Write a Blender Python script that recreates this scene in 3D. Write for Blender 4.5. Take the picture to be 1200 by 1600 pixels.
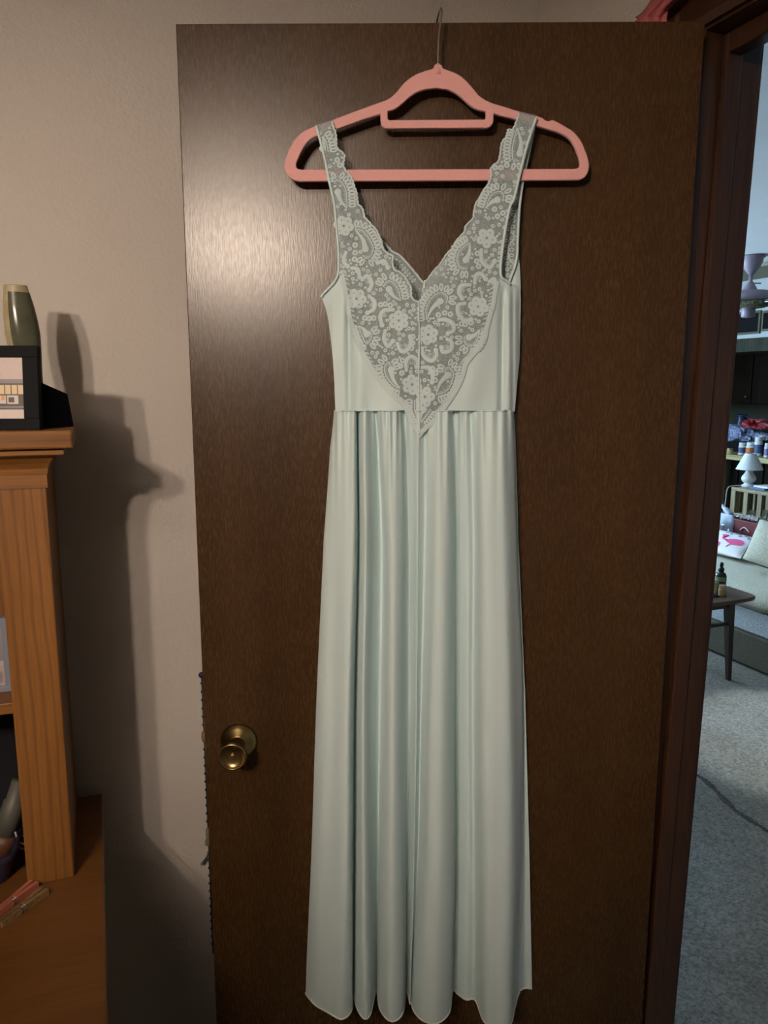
import bpy, math, random
from mathutils import Vector, Matrix

for o in list(bpy.data.objects):
    bpy.data.objects.remove(o)
random.seed(7)
scene = bpy.context.scene
col = scene.collection
PI = math.pi

# ------------------------------------------------------------------ camera
F = 1200.0
TH = math.radians(9.45)          # camera looks down a little
PH = math.radians(20.5)          # and to the right of the room's axis
CZ = 1.52
cam = bpy.data.cameras.new('camera')
cam.sensor_fit = 'VERTICAL'
cam.sensor_height = 36.0
cam.lens = 36.0 * F / 1600.0
cam.clip_start = 0.02
camo = bpy.data.objects.new('camera', cam)
camo.location = (0, 0, CZ)
camo.rotation_euler = (PI / 2 - TH, 0, -PH)
col.objects.link(camo)
scene.camera = camo

# ------------------------------------------------------------------ world, lights, exposure
world = bpy.data.worlds.new('world')
scene.world = world
world.use_nodes = True
world.node_tree.nodes['Background'].inputs[0].default_value = (0.55, 0.7, 1.0, 1)
world.node_tree.nodes['Background'].inputs[1].default_value = 0.15

def add_light(name, kind, loc, energy, color, size=0.04, rot=None, sy=None):
    l = bpy.data.lights.new(name, kind)
    l.energy = energy
    l.color = color
    if kind == 'AREA':
        l.shape = 'RECTANGLE'; l.size = size; l.size_y = sy or size
    else:
        l.shadow_soft_size = size
    o = bpy.data.objects.new(name, l)
    o.location = loc
    if rot: o.rotation_euler = rot
    col.objects.link(o)
    return o

WARM = (1.0, 0.80, 0.64)
def bulb(name, loc, energy, aim):
    o = add_light(name, 'SPOT', loc, energy, WARM, 0.035)
    o.data.spot_size = math.radians(50)
    o.data.spot_blend = 1.0
    d = Vector(aim) - Vector(loc)
    o.rotation_euler = d.to_track_quat('-Z', 'Y').to_euler()
    o.scale = (1.9, 1.0, 1.0)
    return o
bulb('ceiling_bulb_a', (-1.06, -0.62, 2.09), 62, (0.20, 1.25, 1.46))
bulb('ceiling_bulb_b', (-0.88, -0.74, 2.07), 62, (0.20, 1.25, 1.46))
up = add_light('ceiling_bounce_fill', 'SPOT', (-0.98, -0.70, 2.12), 140, WARM, 0.06, (PI, 0, 0))   # added fill light: its bounce off the ceiling lifts the shadows
up.data.spot_size = math.radians(150); up.data.spot_blend = 0.6
COOL = (0.52, 0.75, 1.0)
# daylight coming through the living-room window (window_1 frames it)
add_light('window_daylight', 'AREA', (2.2, 6.76, 1.55), 300, COOL, 1.7, (-PI / 2 - 0.45, 0, 0), 1.25)
# unseen spot added to put a bright patch on the living-room carpet
dn = add_light('carpet_patch_spot', 'SPOT', (2.78, 2.25, 2.42), 300, (0.72, 0.86, 1.0), 0.05)
dn.data.spot_size = math.radians(30); dn.data.spot_blend = 0.45

vs = scene.view_settings
vs.view_transform = 'Standard'
vs.look = 'None'
vs.exposure = 0.0
vs.gamma = 1.0
vs.use_curve_mapping = False

# ------------------------------------------------------------------ coordinates
cT, sT, cP, sP = math.cos(TH), math.sin(TH), math.cos(PH), math.sin(PH)
def W(x, y, z):                        # door-aligned axes (z relative to eye) -> world
    return Vector((x * cP + y * sP, -x * sP + y * cP, z + CZ))
def ray(px, py):
    u = (px - 600) / F; v = (800 - py) / F
    return (u, cT + v * sT, -sT + v * cT)
def atY(px, py, y):
    d = ray(px, py); k = y / d[1]
    return W(d[0] * k, y, d[2] * k)
def atZ(px, py, z):
    d = ray(px, py); k = (z - CZ) / d[2]
    return W(d[0] * k, d[1] * k, d[2] * k)
def atR(px, py, r):
    d = ray(px, py); q = W(*d); k = r / q.y
    return W(d[0] * k, d[1] * k, d[2] * k)
def atB(px, py, b):
    d = ray(px, py); q = W(*d); k = b / q.x
    return W(d[0] * k, d[1] * k, d[2] * k)
def xz(px, y, zr):                     # column px at a given depth and height
    depth = y * cT - zr * sT
    return W((px - 600) / F * depth, y, zr)
DY = 1.2                               # door face distance
NRM = W(0, -1, 0) - W(0, 0, 0)         # door normal towards the viewer
RGT = W(1, 0, 0) - W(0, 0, 0)
UP = Vector((0, 0, 1))

# ------------------------------------------------------------------ materials
MATS = {}
def mat(name, color=(0.5, 0.5, 0.5), rough=0.5, metal=0.0, build=None, **kw):
    m = bpy.data.materials.new(name)
    m.use_nodes = True
    nt = m.node_tree
    b = nt.nodes['Principled BSDF']
    b.inputs['Base Color'].default_value = (*color, 1)
    b.inputs['Roughness'].default_value = rough
    b.inputs['Metallic'].default_value = metal
    for k, v in kw.items():
        b.inputs[k.replace('_', ' ')].default_value = v
    if build: build(nt, b)
    MATS[name] = m
    return m
def N(nt, t, **kw):
    n = nt.nodes.new(t)
    for k, v in kw.items(): setattr(n, k, v)
    return n
def coords(nt, scale, rot=(0, 0, 0), kind='Object'):
    tc = N(nt, 'ShaderNodeTexCoord'); mp = N(nt, 'ShaderNodeMapping')
    mp.inputs['Scale'].default_value = scale
    mp.inputs['Rotation'].default_value = rot
    nt.links.new(tc.outputs[kind], mp.inputs['Vector'])
    return mp.outputs['Vector']
def noise(nt, vec, scale, detail=4, rough=0.55, dist=0.0):
    n = N(nt, 'ShaderNodeTexNoise')
    n.inputs['Scale'].default_value = scale
    n.inputs['Detail'].default_value = detail
    n.inputs['Roughness'].default_value = rough
    n.inputs['Distortion'].default_value = dist
    nt.links.new(vec, n.inputs['Vector'])
    return n.outputs['Fac']
def ramp(nt, fac, stops):
    r = N(nt, 'ShaderNodeValToRGB')
    e = r.color_ramp.elements
    while len(e) < len(stops): e.new(0.5)
    for i, (p, c) in enumerate(stops):
        e[i].position = p; e[i].color = (*c, 1)
    nt.links.new(fac, r.inputs['Fac'])
    return r.outputs['Color']
def bump(nt, b, fac, strength, dist=0.002):
    n = N(nt, 'ShaderNodeBump')
    n.inputs['Strength'].default_value = strength
    n.inputs['Distance'].default_value = dist
    nt.links.new(fac, n.inputs['Height'])
    nt.links.new(n.outputs['Normal'], b.inputs['Normal'])
def mixc(nt, a, c, fac, mode='MIX'):
    n = N(nt, 'ShaderNodeMix', data_type='RGBA', blend_type=mode)
    if isinstance(fac, float): n.inputs['Factor'].default_value = fac
    else: nt.links.new(fac, n.inputs['Factor'])
    for s, v in (('A', a), ('B', c)):
        if isinstance(v, tuple): n.inputs[s].default_value = (*v, 1)
        else: nt.links.new(v, n.inputs[s])
    return n.outputs['Result']

def wall_build(c1, c2, sc=130, st=0.55):
    def f(nt, b):
        v = coords(nt, (1, 1, 1))
        c = ramp(nt, noise(nt, v, 1.6, 3), [(0.3, c1), (0.7, c2)])
        nt.links.new(c, b.inputs['Base Color'])
        bump(nt, b, noise(nt, v, sc, 3, 0.6), st, 0.003)
    return f
def wood_build(dark, mid, light, axis='Z', fine=260.0, band=9.0, rlo=0.3, rhi=0.5, bst=0.18, wave=0.0, fmix=0.75, fl=0.045):
    def f(nt, b):
        def sc(a, l):
            return tuple(l if ax == axis else a for ax in 'XYZ')
        v1 = coords(nt, sc(band, band * 0.06)); v2 = coords(nt, sc(fine, fine * fl))
        n1 = noise(nt, v1, 1.0, 5, 0.6, 0.6); n2 = noise(nt, v2, 1.0, 3, 0.6)
        c = ramp(nt, n1, [(0.28, dark), (0.5, mid), (0.74, light)])
        g = ramp(nt, n2, [(0.34, (0.42, 0.40, 0.38)), (0.6, (1, 1, 1))])
        c = mixc(nt, c, g, fmix, 'MULTIPLY')
        if wave:
            w = N(nt, 'ShaderNodeTexWave', wave_type='RINGS', rings_direction='Y')
            w.inputs['Scale'].default_value = wave
            w.inputs['Distortion'].default_value = 5.0
            w.inputs['Detail'].default_value = 2.0
            w.inputs['Detail Scale'].default_value = 1.2
            nt.links.new(coords(nt, sc(1.0, 0.12)), w.inputs['Vector'])
            g2 = ramp(nt, w.outputs['Fac'], [(0.0, (0.55, 0.5, 0.45)), (0.35, (1, 1, 1))])
            c = mixc(nt, c, g2, 0.55, 'MULTIPLY')
        nt.links.new(c, b.inputs['Base Color'])
        rr = N(nt, 'ShaderNodeMapRange')
        rr.inputs['To Min'].default_value = rlo; rr.inputs['To Max'].default_value = rhi
        nt.links.new(n2, rr.inputs['Value'])
        nt.links.new(rr.outputs['Result'], b.inputs['Roughness'])
        bump(nt, b, n2, bst, 0.001)
    return f
def speckle_build(c1, c2, sc, st=0.3, dist=0.004, lo=0.35, hi=0.65):
    def f(nt, b):
        v = coords(nt, (1, 1, 1))
        n = noise(nt, v, sc, 5, 0.7)
        nt.links.new(ramp(nt, n, [(lo, c1), (hi, c2)]), b.inputs['Base Color'])
        bump(nt, b, n, st, dist)
    return f
def carpet_build(nt, b):
    v = coords(nt, (1, 1, 1))
    n = noise(nt, v, 95, 6, 0.8); big = noise(nt, v, 3.0, 5, 0.65)
    c = ramp(nt, n, [(0.34, (0.075, 0.068, 0.055)), (0.66, (0.38, 0.355, 0.30))])
    c2 = ramp(nt, big, [(0.3, (0.72, 0.68, 0.6)), (0.65, (1, 1, 1))])
    nt.links.new(mixc(nt, c, c2, 1.0, 'MULTIPLY'), b.inputs['Base Color'])
    bump(nt, b, n, 0.8, 0.012)
def satin_build(nt, b):
    v = coords(nt, (38, 38, 4)); n = noise(nt, v, 1.0, 4, 0.6)
    v2 = coords(nt, (900, 900, 300)); n2 = noise(nt, v2, 1.0, 2, 0.5)
    c = ramp(nt, n, [(0.3, (0.635, 0.785, 0.80)), (0.7, (0.68, 0.825, 0.84))])
    nt.links.new(c, b.inputs['Base Color'])
    ad = N(nt, 'ShaderNodeMath', operation='ADD'); nt.links.new(n, ad.inputs[0])
    ml = N(nt, 'ShaderNodeMath', operation='MULTIPLY'); ml.inputs[1].default_value = 0.12
    nt.links.new(n2, ml.inputs[0]); nt.links.new(ml.outputs[0], ad.inputs[1])
    bump(nt, b, ad.outputs[0], 0.10, 0.003)
    out = nt.nodes['Material Output']
    tr = N(nt, 'ShaderNodeBsdfTranslucent'); tr.inputs[0].default_value = (0.36, 0.66, 0.64, 1)
    mx = N(nt, 'ShaderNodeMixShader'); mx.inputs[0].default_value = 0.13
    nt.links.new(b.outputs[0], mx.inputs[1]); nt.links.new(tr.outputs[0], mx.inputs[2])
    nt.links.new(mx.outputs[0], out.inputs[0])
def net_build(alpha):
    def f(nt, b):
        out = nt.nodes['Material Output']
        v = coords(nt, (1, 1, 1)); n = noise(nt, v, 620, 2, 0.5)
        mr = N(nt, 'ShaderNodeMapRange')
        mr.inputs['From Min'].default_value = 0.3; mr.inputs['From Max'].default_value = 0.7
        mr.inputs['To Min'].default_value = alpha - 0.22; mr.inputs['To Max'].default_value = alpha + 0.22
        nt.links.new(n, mr.inputs['Value'])
        tp = N(nt, 'ShaderNodeBsdfTransparent')
        mx = N(nt, 'ShaderNodeMixShader')
        nt.links.new(mr.outputs['Result'], mx.inputs[0])
        nt.links.new(tp.outputs[0], mx.inputs[1]); nt.links.new(b.outputs[0], mx.inputs[2])
        nt.links.new(mx.outputs[0], out.inputs[0])
    return f

mat('wall_paint', rough=0.75, build=wall_build((0.53, 0.49, 0.45), (0.58, 0.54, 0.49)))
mat('ceiling_paint', rough=0.9, build=wall_build((0.78, 0.78, 0.77), (0.84, 0.84, 0.83), 140, 0.9))
mat('soffit_paint', rough=0.8, build=wall_build((0.42, 0.45, 0.46), (0.47, 0.50, 0.50), 60, 0.2))
mat('door_veneer', rough=0.35, build=wood_build((0.040, 0.0185, 0.0058), (0.058, 0.028, 0.0090), (0.078, 0.039, 0.0130), 'Z', 560, 5, 0.20, 0.34, 0.13, fmix=0.6, fl=0.13), Specular_IOR_Level=0.42)
mat('casing_wood', rough=0.35, build=wood_build((0.040, 0.016, 0.008), (0.058, 0.024, 0.011), (0.075, 0.032, 0.015), 'Z', 300, 14, 0.3, 0.45, 0.12))
mat('oak_upright', rough=0.45, build=wood_build((0.19, 0.074, 0.013), (0.24, 0.098, 0.019), (0.29, 0.125, 0.027), 'Z', 300, 16, 0.4, 0.55, 0.1, 22, 0.3))
mat('oak_board', rough=0.45, build=wood_build((0.19, 0.074, 0.013), (0.24, 0.098, 0.019), (0.29, 0.125, 0.027), 'X', 300, 16, 0.4, 0.55, 0.1, 9, 0.3))
mat('desk_oak', rough=0.4, build=wood_build((0.115, 0.044, 0.010), (0.155, 0.062, 0.014), (0.20, 0.082, 0.020), 'X', 240, 12, 0.35, 0.5, 0.1, 7, 0.3))
mat('carpet', rough=0.95, build=carpet_build)
mat('carpet_gap', (0.05, 0.042, 0.03), 0.95)
mat('satin', rough=0.46, Specular_IOR_Level=0.35, build=satin_build, Sheen_Weight=0.35, Sheen_Roughness=0.4)
mat('binding', (0.56, 0.70, 0.71), 0.5, Sheen_Weight=0.2)
mat('hem_thread', (0.72, 0.76, 0.70), 0.6)
mat('lace_net', (0.38, 0.455, 0.47), 0.8, build=net_build(0.66))
mat('lace_thread', (0.52, 0.635, 0.65), 0.8)
mat('hanger_velvet', (0.72, 0.36, 0.34), 0.75, build=speckle_build((0.68, 0.33, 0.32), (0.76, 0.39, 0.37), 500, 0.12, 0.001), Sheen_Weight=0.4)
mat('chrome', (0.62, 0.62, 0.64), 0.18, 1.0)
mat('antique_brass', (0.30, 0.215, 0.095), 0.28, 1.0)
mat('dark_slot', (0.03, 0.022, 0.012), 0.4, 0.6)
mat('stoneware_rim', rough=0.45, build=speckle_build((0.34, 0.29, 0.17), (0.42, 0.36, 0.22), 60, 0.05))
mat('stoneware_glaze', rough=0.16, Specular_IOR_Level=0.25, build=speckle_build((0.065, 0.066, 0.042), (0.11, 0.112, 0.075), 26, 0.05, lo=0.3, hi=0.7))
mat('frame_black', (0.008, 0.009, 0.010), 0.6, Specular_IOR_Level=0.08)
mat('easel_black', (0.004, 0.004, 0.006), 0.9, Specular_IOR_Level=0.1)
mat('print_lilac', (0.52, 0.42, 0.40), 0.4)
mat('print_white', (0.60, 0.52, 0.49), 0.4)
mat('print_grey', (0.22, 0.20, 0.22), 0.4)
mat('print_dark', (0.05, 0.045, 0.035), 0.4)
mat('print_cream', (0.66, 0.50, 0.30), 0.4)
mat('print_orange', (0.60, 0.30, 0.12), 0.4)
mat('print_line', (0.13, 0.11, 0.13), 0.4)
mat('frame_blue', (0.17, 0.20, 0.26), 0.45)
mat('print_sepia', (0.42, 0.34, 0.32), 0.4)
mat('basket_navy', (0.020, 0.018, 0.045), 0.45)
mat('tube_grey', (0.10, 0.098, 0.08), 0.5)
mat('tube_cap', (0.12, 0.05, 0.022), 0.5)
mat('cable_white', (0.55, 0.52, 0.45), 0.5)
mat('clip_coral', (0.50, 0.16, 0.10), 0.5)
mat('clip_wood', rough=0.6, build=wood_build((0.24, 0.14, 0.06), (0.30, 0.18, 0.08), (0.36, 0.22, 0.10), 'X', 300, 20))
mat('spring', (0.4, 0.4, 0.4), 0.3, 1.0)
mat('bead_navy', (0.01, 0.012, 0.05), 0.2)
mat('bead_wood', (0.20, 0.12, 0.05), 0.5)
mat('cord_black', (0.008, 0.008, 0.014), 0.6)
mat('tassel', (0.16, 0.15, 0.11), 0.8)
mat('pink_felt', rough=0.9, build=speckle_build((0.42, 0.10, 0.10), (0.52, 0.14, 0.14), 300, 0.2, 0.002))
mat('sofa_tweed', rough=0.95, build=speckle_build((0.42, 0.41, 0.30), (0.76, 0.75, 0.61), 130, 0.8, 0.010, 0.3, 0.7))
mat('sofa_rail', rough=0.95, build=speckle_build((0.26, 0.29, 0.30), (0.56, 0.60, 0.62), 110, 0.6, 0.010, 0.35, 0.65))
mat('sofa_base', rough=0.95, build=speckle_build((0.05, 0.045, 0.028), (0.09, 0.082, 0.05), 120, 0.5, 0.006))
mat('piping', (0.07, 0.06, 0.04), 0.9)
mat('table_wood', rough=0.3, build=wood_build((0.07, 0.035, 0.018), (0.11, 0.058, 0.03), (0.15, 0.08, 0.04), 'X', 200, 12))
mat('table_leg_wood', rough=0.35, build=wood_build((0.025, 0.013, 0.008), (0.04, 0.02, 0.012), (0.055, 0.03, 0.018), 'Z', 200, 12))
mat('pillow_white', (0.80, 0.76, 0.76), 0.9)
mat('flamingo_pink', (0.78, 0.10, 0.28), 0.9)
mat('flamingo_coral', (0.80, 0.25, 0.27), 0.9)
mat('print_blue', (0.18, 0.20, 0.42), 0.9)
mat('bag_plastic', (0.50, 0.60, 0.74), 0.4, Transmission_Weight=0.1)
mat('bag_red', (0.13, 0.010, 0.012), 0.5)
mat('tissue_white', (0.62, 0.62, 0.64), 0.8)
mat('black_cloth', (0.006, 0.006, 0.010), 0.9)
mat('shade_white', (0.62, 0.66, 0.66), 0.8)
mat('lamp_ceramic', (0.64, 0.68, 0.66), 0.22)
mat('crate_wood', rough=0.6, build=wood_build((0.22, 0.18, 0.09), (0.28, 0.23, 0.12), (0.34, 0.28, 0.15), 'Z', 120, 10))
mat('bar_edge', rough=0.5, build=wood_build((0.34, 0.31, 0.12), (0.42, 0.38, 0.16), (0.48, 0.44, 0.20), 'Y', 100, 10))
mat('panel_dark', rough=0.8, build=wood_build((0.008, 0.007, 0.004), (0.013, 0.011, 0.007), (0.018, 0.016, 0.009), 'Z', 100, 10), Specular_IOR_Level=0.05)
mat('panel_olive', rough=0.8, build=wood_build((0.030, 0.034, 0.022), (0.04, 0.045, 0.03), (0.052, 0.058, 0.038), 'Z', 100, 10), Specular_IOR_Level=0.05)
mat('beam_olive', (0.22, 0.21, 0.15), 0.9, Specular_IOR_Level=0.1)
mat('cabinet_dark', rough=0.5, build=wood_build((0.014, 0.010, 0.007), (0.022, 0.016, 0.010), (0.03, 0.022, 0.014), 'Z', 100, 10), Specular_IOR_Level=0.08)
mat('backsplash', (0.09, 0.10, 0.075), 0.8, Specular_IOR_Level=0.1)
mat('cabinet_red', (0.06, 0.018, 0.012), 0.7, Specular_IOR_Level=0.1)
mat('fan_metal', (0.27, 0.22, 0.27), 0.5, 0.1)
mat('fan_blade', (0.60, 0.62, 0.66), 0.5)
mat('fan_leaf', rough=0.5, build=speckle_build((0.035, 0.045, 0.02), (0.50, 0.48, 0.30), 70, 0.3, lo=0.45, hi=0.75))
mat('ring_white', (0.85, 0.85, 0.82), 0.4)
mat('picture_black', (0.008, 0.008, 0.008), 0.8, Specular_IOR_Level=0.08)
mat('picture_frame', (0.11, 0.11, 0.075), 0.7, Specular_IOR_Level=0.1)
mat('bottle_dark', (0.02, 0.035, 0.02), 0.12)
mat('label_green', (0.20, 0.30, 0.12), 0.6)
mat('cap_black', (0.01, 0.01, 0.012), 0.4)
mat('cap_brown', (0.10, 0.035, 0.03), 0.4)
mat('white_plastic', (0.68, 0.72, 0.72), 0.4)
mat('jar_cloudy', (0.45, 0.52, 0.48), 0.3)
mat('label_yellow', (0.50, 0.48, 0.12), 0.6)
mat('cork', (0.48, 0.34, 0.20), 0.8)
mat('amber', (0.45, 0.30, 0.10), 0.25)
mat('label_orange', (0.55, 0.16, 0.04), 0.5)
mat('label_blue', (0.06, 0.10, 0.25), 0.5)
mat('pitcher_blue', (0.03, 0.05, 0.12), 0.2)
mat('wrap_blue', rough=0.3, build=speckle_build((0.03, 0.05, 0.22), (0.45, 0.52, 0.68), 45, 0.9, 0.02, 0.38, 0.62))
mat('wrap_red', rough=0.35, build=speckle_build((0.18, 0.005, 0.01), (0.28, 0.015, 0.03), 60, 0.4, 0.01))
mat('window_glass', (0.9, 0.95, 1.0), 0.02, Transmission_Weight=1.0)
mat('window_frame', (0.75, 0.75, 0.72), 0.5)
mat('green_leaf', (0.03, 0.09, 0.05), 0.5)

# ------------------------------------------------------------------ mesh helpers
class MB:
    def __init__(s): s.v = []; s.f = []; s.m = []
    def add(s, vs_, fs, mi=0):
        o = len(s.v)
        s.v += [Vector(p) for p in vs_]
        for f in fs:
            s.f.append([i + o for i in f]); s.m.append(mi)
        return s
    def box(s, a, b, mi=0):
        x0, x1 = sorted((a[0], b[0])); y0, y1 = sorted((a[1], b[1])); z0, z1 = sorted((a[2], b[2]))
        return s.hexa([(x0, y0, z0), (x1, y0, z0), (x1, y1, z0), (x0, y1, z0), (x0, y0, z1), (x1, y0, z1), (x1, y1, z1), (x0, y1, z1)], mi)
    def hexa(s, p, mi=0):
        return s.add(p, [(0, 3, 2, 1), (4, 5, 6, 7), (0, 1, 5, 4), (1, 2, 6, 5), (2, 3, 7, 6), (3, 0, 4, 7)], mi)
    def obox(s, c, ax, ay, az, hx, hy, hz, mi=0):
        c = Vector(c); ax = Vector(ax).normalized() * hx; ay = Vector(ay).normalized() * hy; az = Vector(az).normalized() * hz
        return s.hexa([c - ax - ay - az, c + ax - ay - az, c + ax + ay - az, c - ax + ay - az,
                       c - ax - ay + az, c + ax - ay + az, c + ax + ay + az, c - ax + ay + az], mi)
    def tube(s, pts, r, seg=8, cap=True, mi=0):
        pts = [Vector(p) for p in pts]; n = len(pts)
        rs = r if isinstance(r, (list, tuple)) else [r] * n
        vs_ = []; prev = None
        for i, p in enumerate(pts):
            t = (pts[min(i + 1, n - 1)] - pts[max(i - 1, 0)])
            t = t.normalized() if t.length > 1e-9 else Vector((0, 0, 1))
            if prev is None:
                a = Vector((0, 0, 1)) if abs(t.z) < 0.9 else Vector((1, 0, 0))
                u = t.cross(a).normalized()
            else:
                u = (prev - t * prev.dot(t)).normalized()
            prev = u; w = t.cross(u)
            for k in range(seg):
                an = 2 * PI * k / seg
                vs_.append(p + (u * math.cos(an) + w * math.sin(an)) * rs[i])
        fs = []
        for i in range(n - 1):
            for k in range(seg):
                k2 = (k + 1) % seg
                fs.append((i * seg + k, i * seg + k2, (i + 1) * seg + k2, (i + 1) * seg + k))
        if cap:
            fs.append(tuple(range(seg))[::-1]); fs.append(tuple((n - 1) * seg + k for k in range(seg)))
        return s.add(vs_, fs, mi)
    def lathe(s, base, prof, axis=(0, 0, 1), seg=24, ex=1.0, lean=(0, 0, 0), mi=0, a0=0.0, a1=None, ref=None, cap=True):
        base = Vector(base); ax = Vector(axis).normalized(); lean = Vector(lean)
        if ref is None:
            ref = Vector((1, 0, 0)) if abs(ax.x) < 0.9 else Vector((0, 1, 0))
        u = (Vector(ref) - ax * Vector(ref).dot(ax)).normalized(); w = ax.cross(u)
        full = a1 is None
        a1 = 2 * PI if full else a1
        m = seg if full else seg + 1
        vs_ = []
        for (r, h) in prof:
            for k in range(m):
                an = a0 + (a1 - a0) * k / seg
                vs_.append(base + ax * h + lean * h + u * math.cos(an) * r + w * math.sin(an) * r * ex)
        fs = []
        for i in range(len(prof) - 1):
            for k in range(seg):
                k2 = (k + 1) % m if full else k + 1
                fs.append((i * m + k, i * m + k2, (i + 1) * m + k2, (i + 1) * m + k))
        if full and cap:
            fs.append(tuple(range(m))[::-1]); fs.append(tuple((len(prof) - 1) * m + k for k in range(m)))
        return s.add(vs_, fs, mi)
    def grid(s, rows, mi=0):
        n = len(rows[0]); vs_ = [p for r in rows for p in r]; fs = []
        for i in range(len(rows) - 1):
            for k in range(n - 1):
                fs.append((i * n + k, i * n + k + 1, (i + 1) * n + k + 1, (i + 1) * n + k))
        return s.add(vs_, fs, mi)
    def prism(s, poly, off, mi=0):
        n = len(poly); off = Vector(off)
        vs_ = [Vector(p) for p in poly] + [Vector(p) + off for p in poly]
        fs = [tuple(range(n))[::-1], tuple(range(n, 2 * n))] + [(i, (i + 1) % n, n + (i + 1) % n, n + i) for i in range(n)]
        return s.add(vs_, fs, mi)
    def build(s, name, mats, parent=None, smooth=False, bevel=0.0, bseg=2, loc=None, thick=0.0, subsurf=0):
        me = bpy.data.meshes.new(name)
        if parent is not None: L = parent['_w'] if '_w' in parent else parent.location
        elif loc is not None: L = loc
        else:
            L = (min(p.x for p in s.v) + max(p.x for p in s.v)) / 2, (min(p.y for p in s.v) + max(p.y for p in s.v)) / 2, min(p.z for p in s.v)
        L = Vector(L)
        me.from_pydata([p - L for p in s.v], [], s.f)
        if isinstance(mats, str): mats = [mats]
        for m in mats: me.materials.append(MATS[m])
        if len(mats) > 1: me.polygons.foreach_set('material_index', s.m)
        if smooth: me.polygons.foreach_set('use_smooth', [True] * len(me.polygons))
        me.update()
        o = bpy.data.objects.new(name, me)
        col.objects.link(o)
        if parent is not None:
            o.parent = parent
            WORLD[o.name] = L
        else:
            o.location = L
        if bevel:
            md = o.modifiers.new('bevel', 'BEVEL'); md.width = bevel; md.segments = bseg; md.limit_method = 'ANGLE'; md.angle_limit = math.radians(40)
            md.harden_normals = False
        if thick:
            md = o.modifiers.new('solid', 'SOLIDIFY'); md.thickness = thick; md.offset = 0
        if subsurf:
            md = o.modifiers.new('sub', 'SUBSURF'); md.levels = subsurf; md.render_levels = subsurf
        return o
WORLD = {}
_build = MB.build
def sub(mb, name, mats, part, **kw):            # a sub-part: the part's origin equals its thing's origin
    root = part.parent if part.parent else part
    o = _build(mb, name, mats, root, **kw)
    o.parent = part
    if part.parent is None: pass
    return o
def tag(o, label, cat=None, group=None, kind=None):
    o['label'] = label
    if cat: o['category'] = cat
    if group: o['group'] = group
    if kind: o['kind'] = kind
    return o
def thing(name, loc, label, cat, group=None, kind=None):
    o = bpy.data.objects.new(name, None); o.empty_display_size = 0.05
    o.location = loc; col.objects.link(o)
    return tag(o, label, cat, group, kind)
def struct(mb, name, mats, label, cat, **kw):
    return tag(mb.build(name, mats, **kw), label, cat, kind='structure')
def interp(pts, t):                             # piecewise linear y(t) from (t, y) list
    if t <= pts[0][0]: return pts[0][1]
    for (a, ya), (b, yb) in zip(pts, pts[1:]):
        if t <= b: return ya + (yb - ya) * (t - a) / (b - a) if b > a else yb
    return pts[-1][1]
def catmull(P, n):                              # n samples per span through tuples of any size
    out = []; m = len(P)
    for i in range(m - 1):
        p0 = P[max(i - 1, 0)]; p1 = P[i]; p2 = P[i + 1]; p3 = P[min(i + 2, m - 1)]
        for k in range(n):
            t = k / n; t2 = t * t; t3 = t2 * t
            out.append(tuple(0.5 * (2 * b + (c - a) * t + (2 * a - 5 * b + 4 * c - d) * t2 + (3 * b - a - 3 * c + d) * t3)
                             for a, b, c, d in zip(p0, p1, p2, p3)))
    out.append(tuple(P[-1]))
    return out

# ------------------------------------------------------------------ the bedroom shell
RB = 1.490       # back wall
DR = 1.465       # back of the desk and hutch
WB = 0.872       # right wall surface
JD = 0.111       # right wall thickness
HJ = 1.000       # hinge jamb face
OJ = 0.228       # lock jamb face
HT = 2.040       # door opening height
CE = 2.44
m = MB(); m.box((-2.4, RB, 0), (WB + JD, RB + 0.12, CE))
struct(m, 'wall_back', 'wall_paint', 'textured off-white bedroom wall behind the open door', 'wall')
m = MB()
m.box((WB, HJ + 0.02, 0), (WB + JD, RB, CE)); m.box((WB, OJ - 0.02, HT + 0.02), (WB + JD, HJ + 0.02, CE)); m.box((WB, -2.6, 0), (WB + JD, OJ - 0.02, CE))
struct(m, 'wall_right', 'wall_paint', 'off-white bedroom wall holding the doorway', 'wall')
m = MB(); m.box((-2.52, -2.6, 0), (-2.4, RB + 0.12, CE))
struct(m, 'wall_left', 'wall_paint', 'off-white bedroom wall beyond the desk', 'wall')
m = MB(); m.box((-2.52, -2.72, 0), (WB + JD, -2.6, CE))
struct(m, 'wall_rear', 'wall_paint', 'off-white bedroom wall behind the viewer', 'wall')
m = MB(); m.box((-2.52, -2.72, CE), (WB + JD, RB + 0.12, CE + 0.1))
struct(m, 'ceiling', 'ceiling_paint', 'bedroom ceiling', 'ceiling')
m = MB(); m.box((-2.52, -2.72, -0.1), (7.6, 8.2, 0))
struct(m, 'floor', 'carpet', 'grey-beige carpet floor running through the doorway', 'floor')
for nm, a, b in (('baseboard_back', (-2.4, RB - 0.014, 0), (WB, RB, 0.08)), ('baseboard_right', (WB - 0.014, HJ + 0.09, 0), (WB, RB - 0.014, 0.08))):
    m = MB(); m.box(a, b)
    struct(m, nm, 'casing_wood', 'dark wood baseboard at the foot of the ' + nm[10:] + ' bedroom wall', 'baseboard', bevel=0.004)

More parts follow.
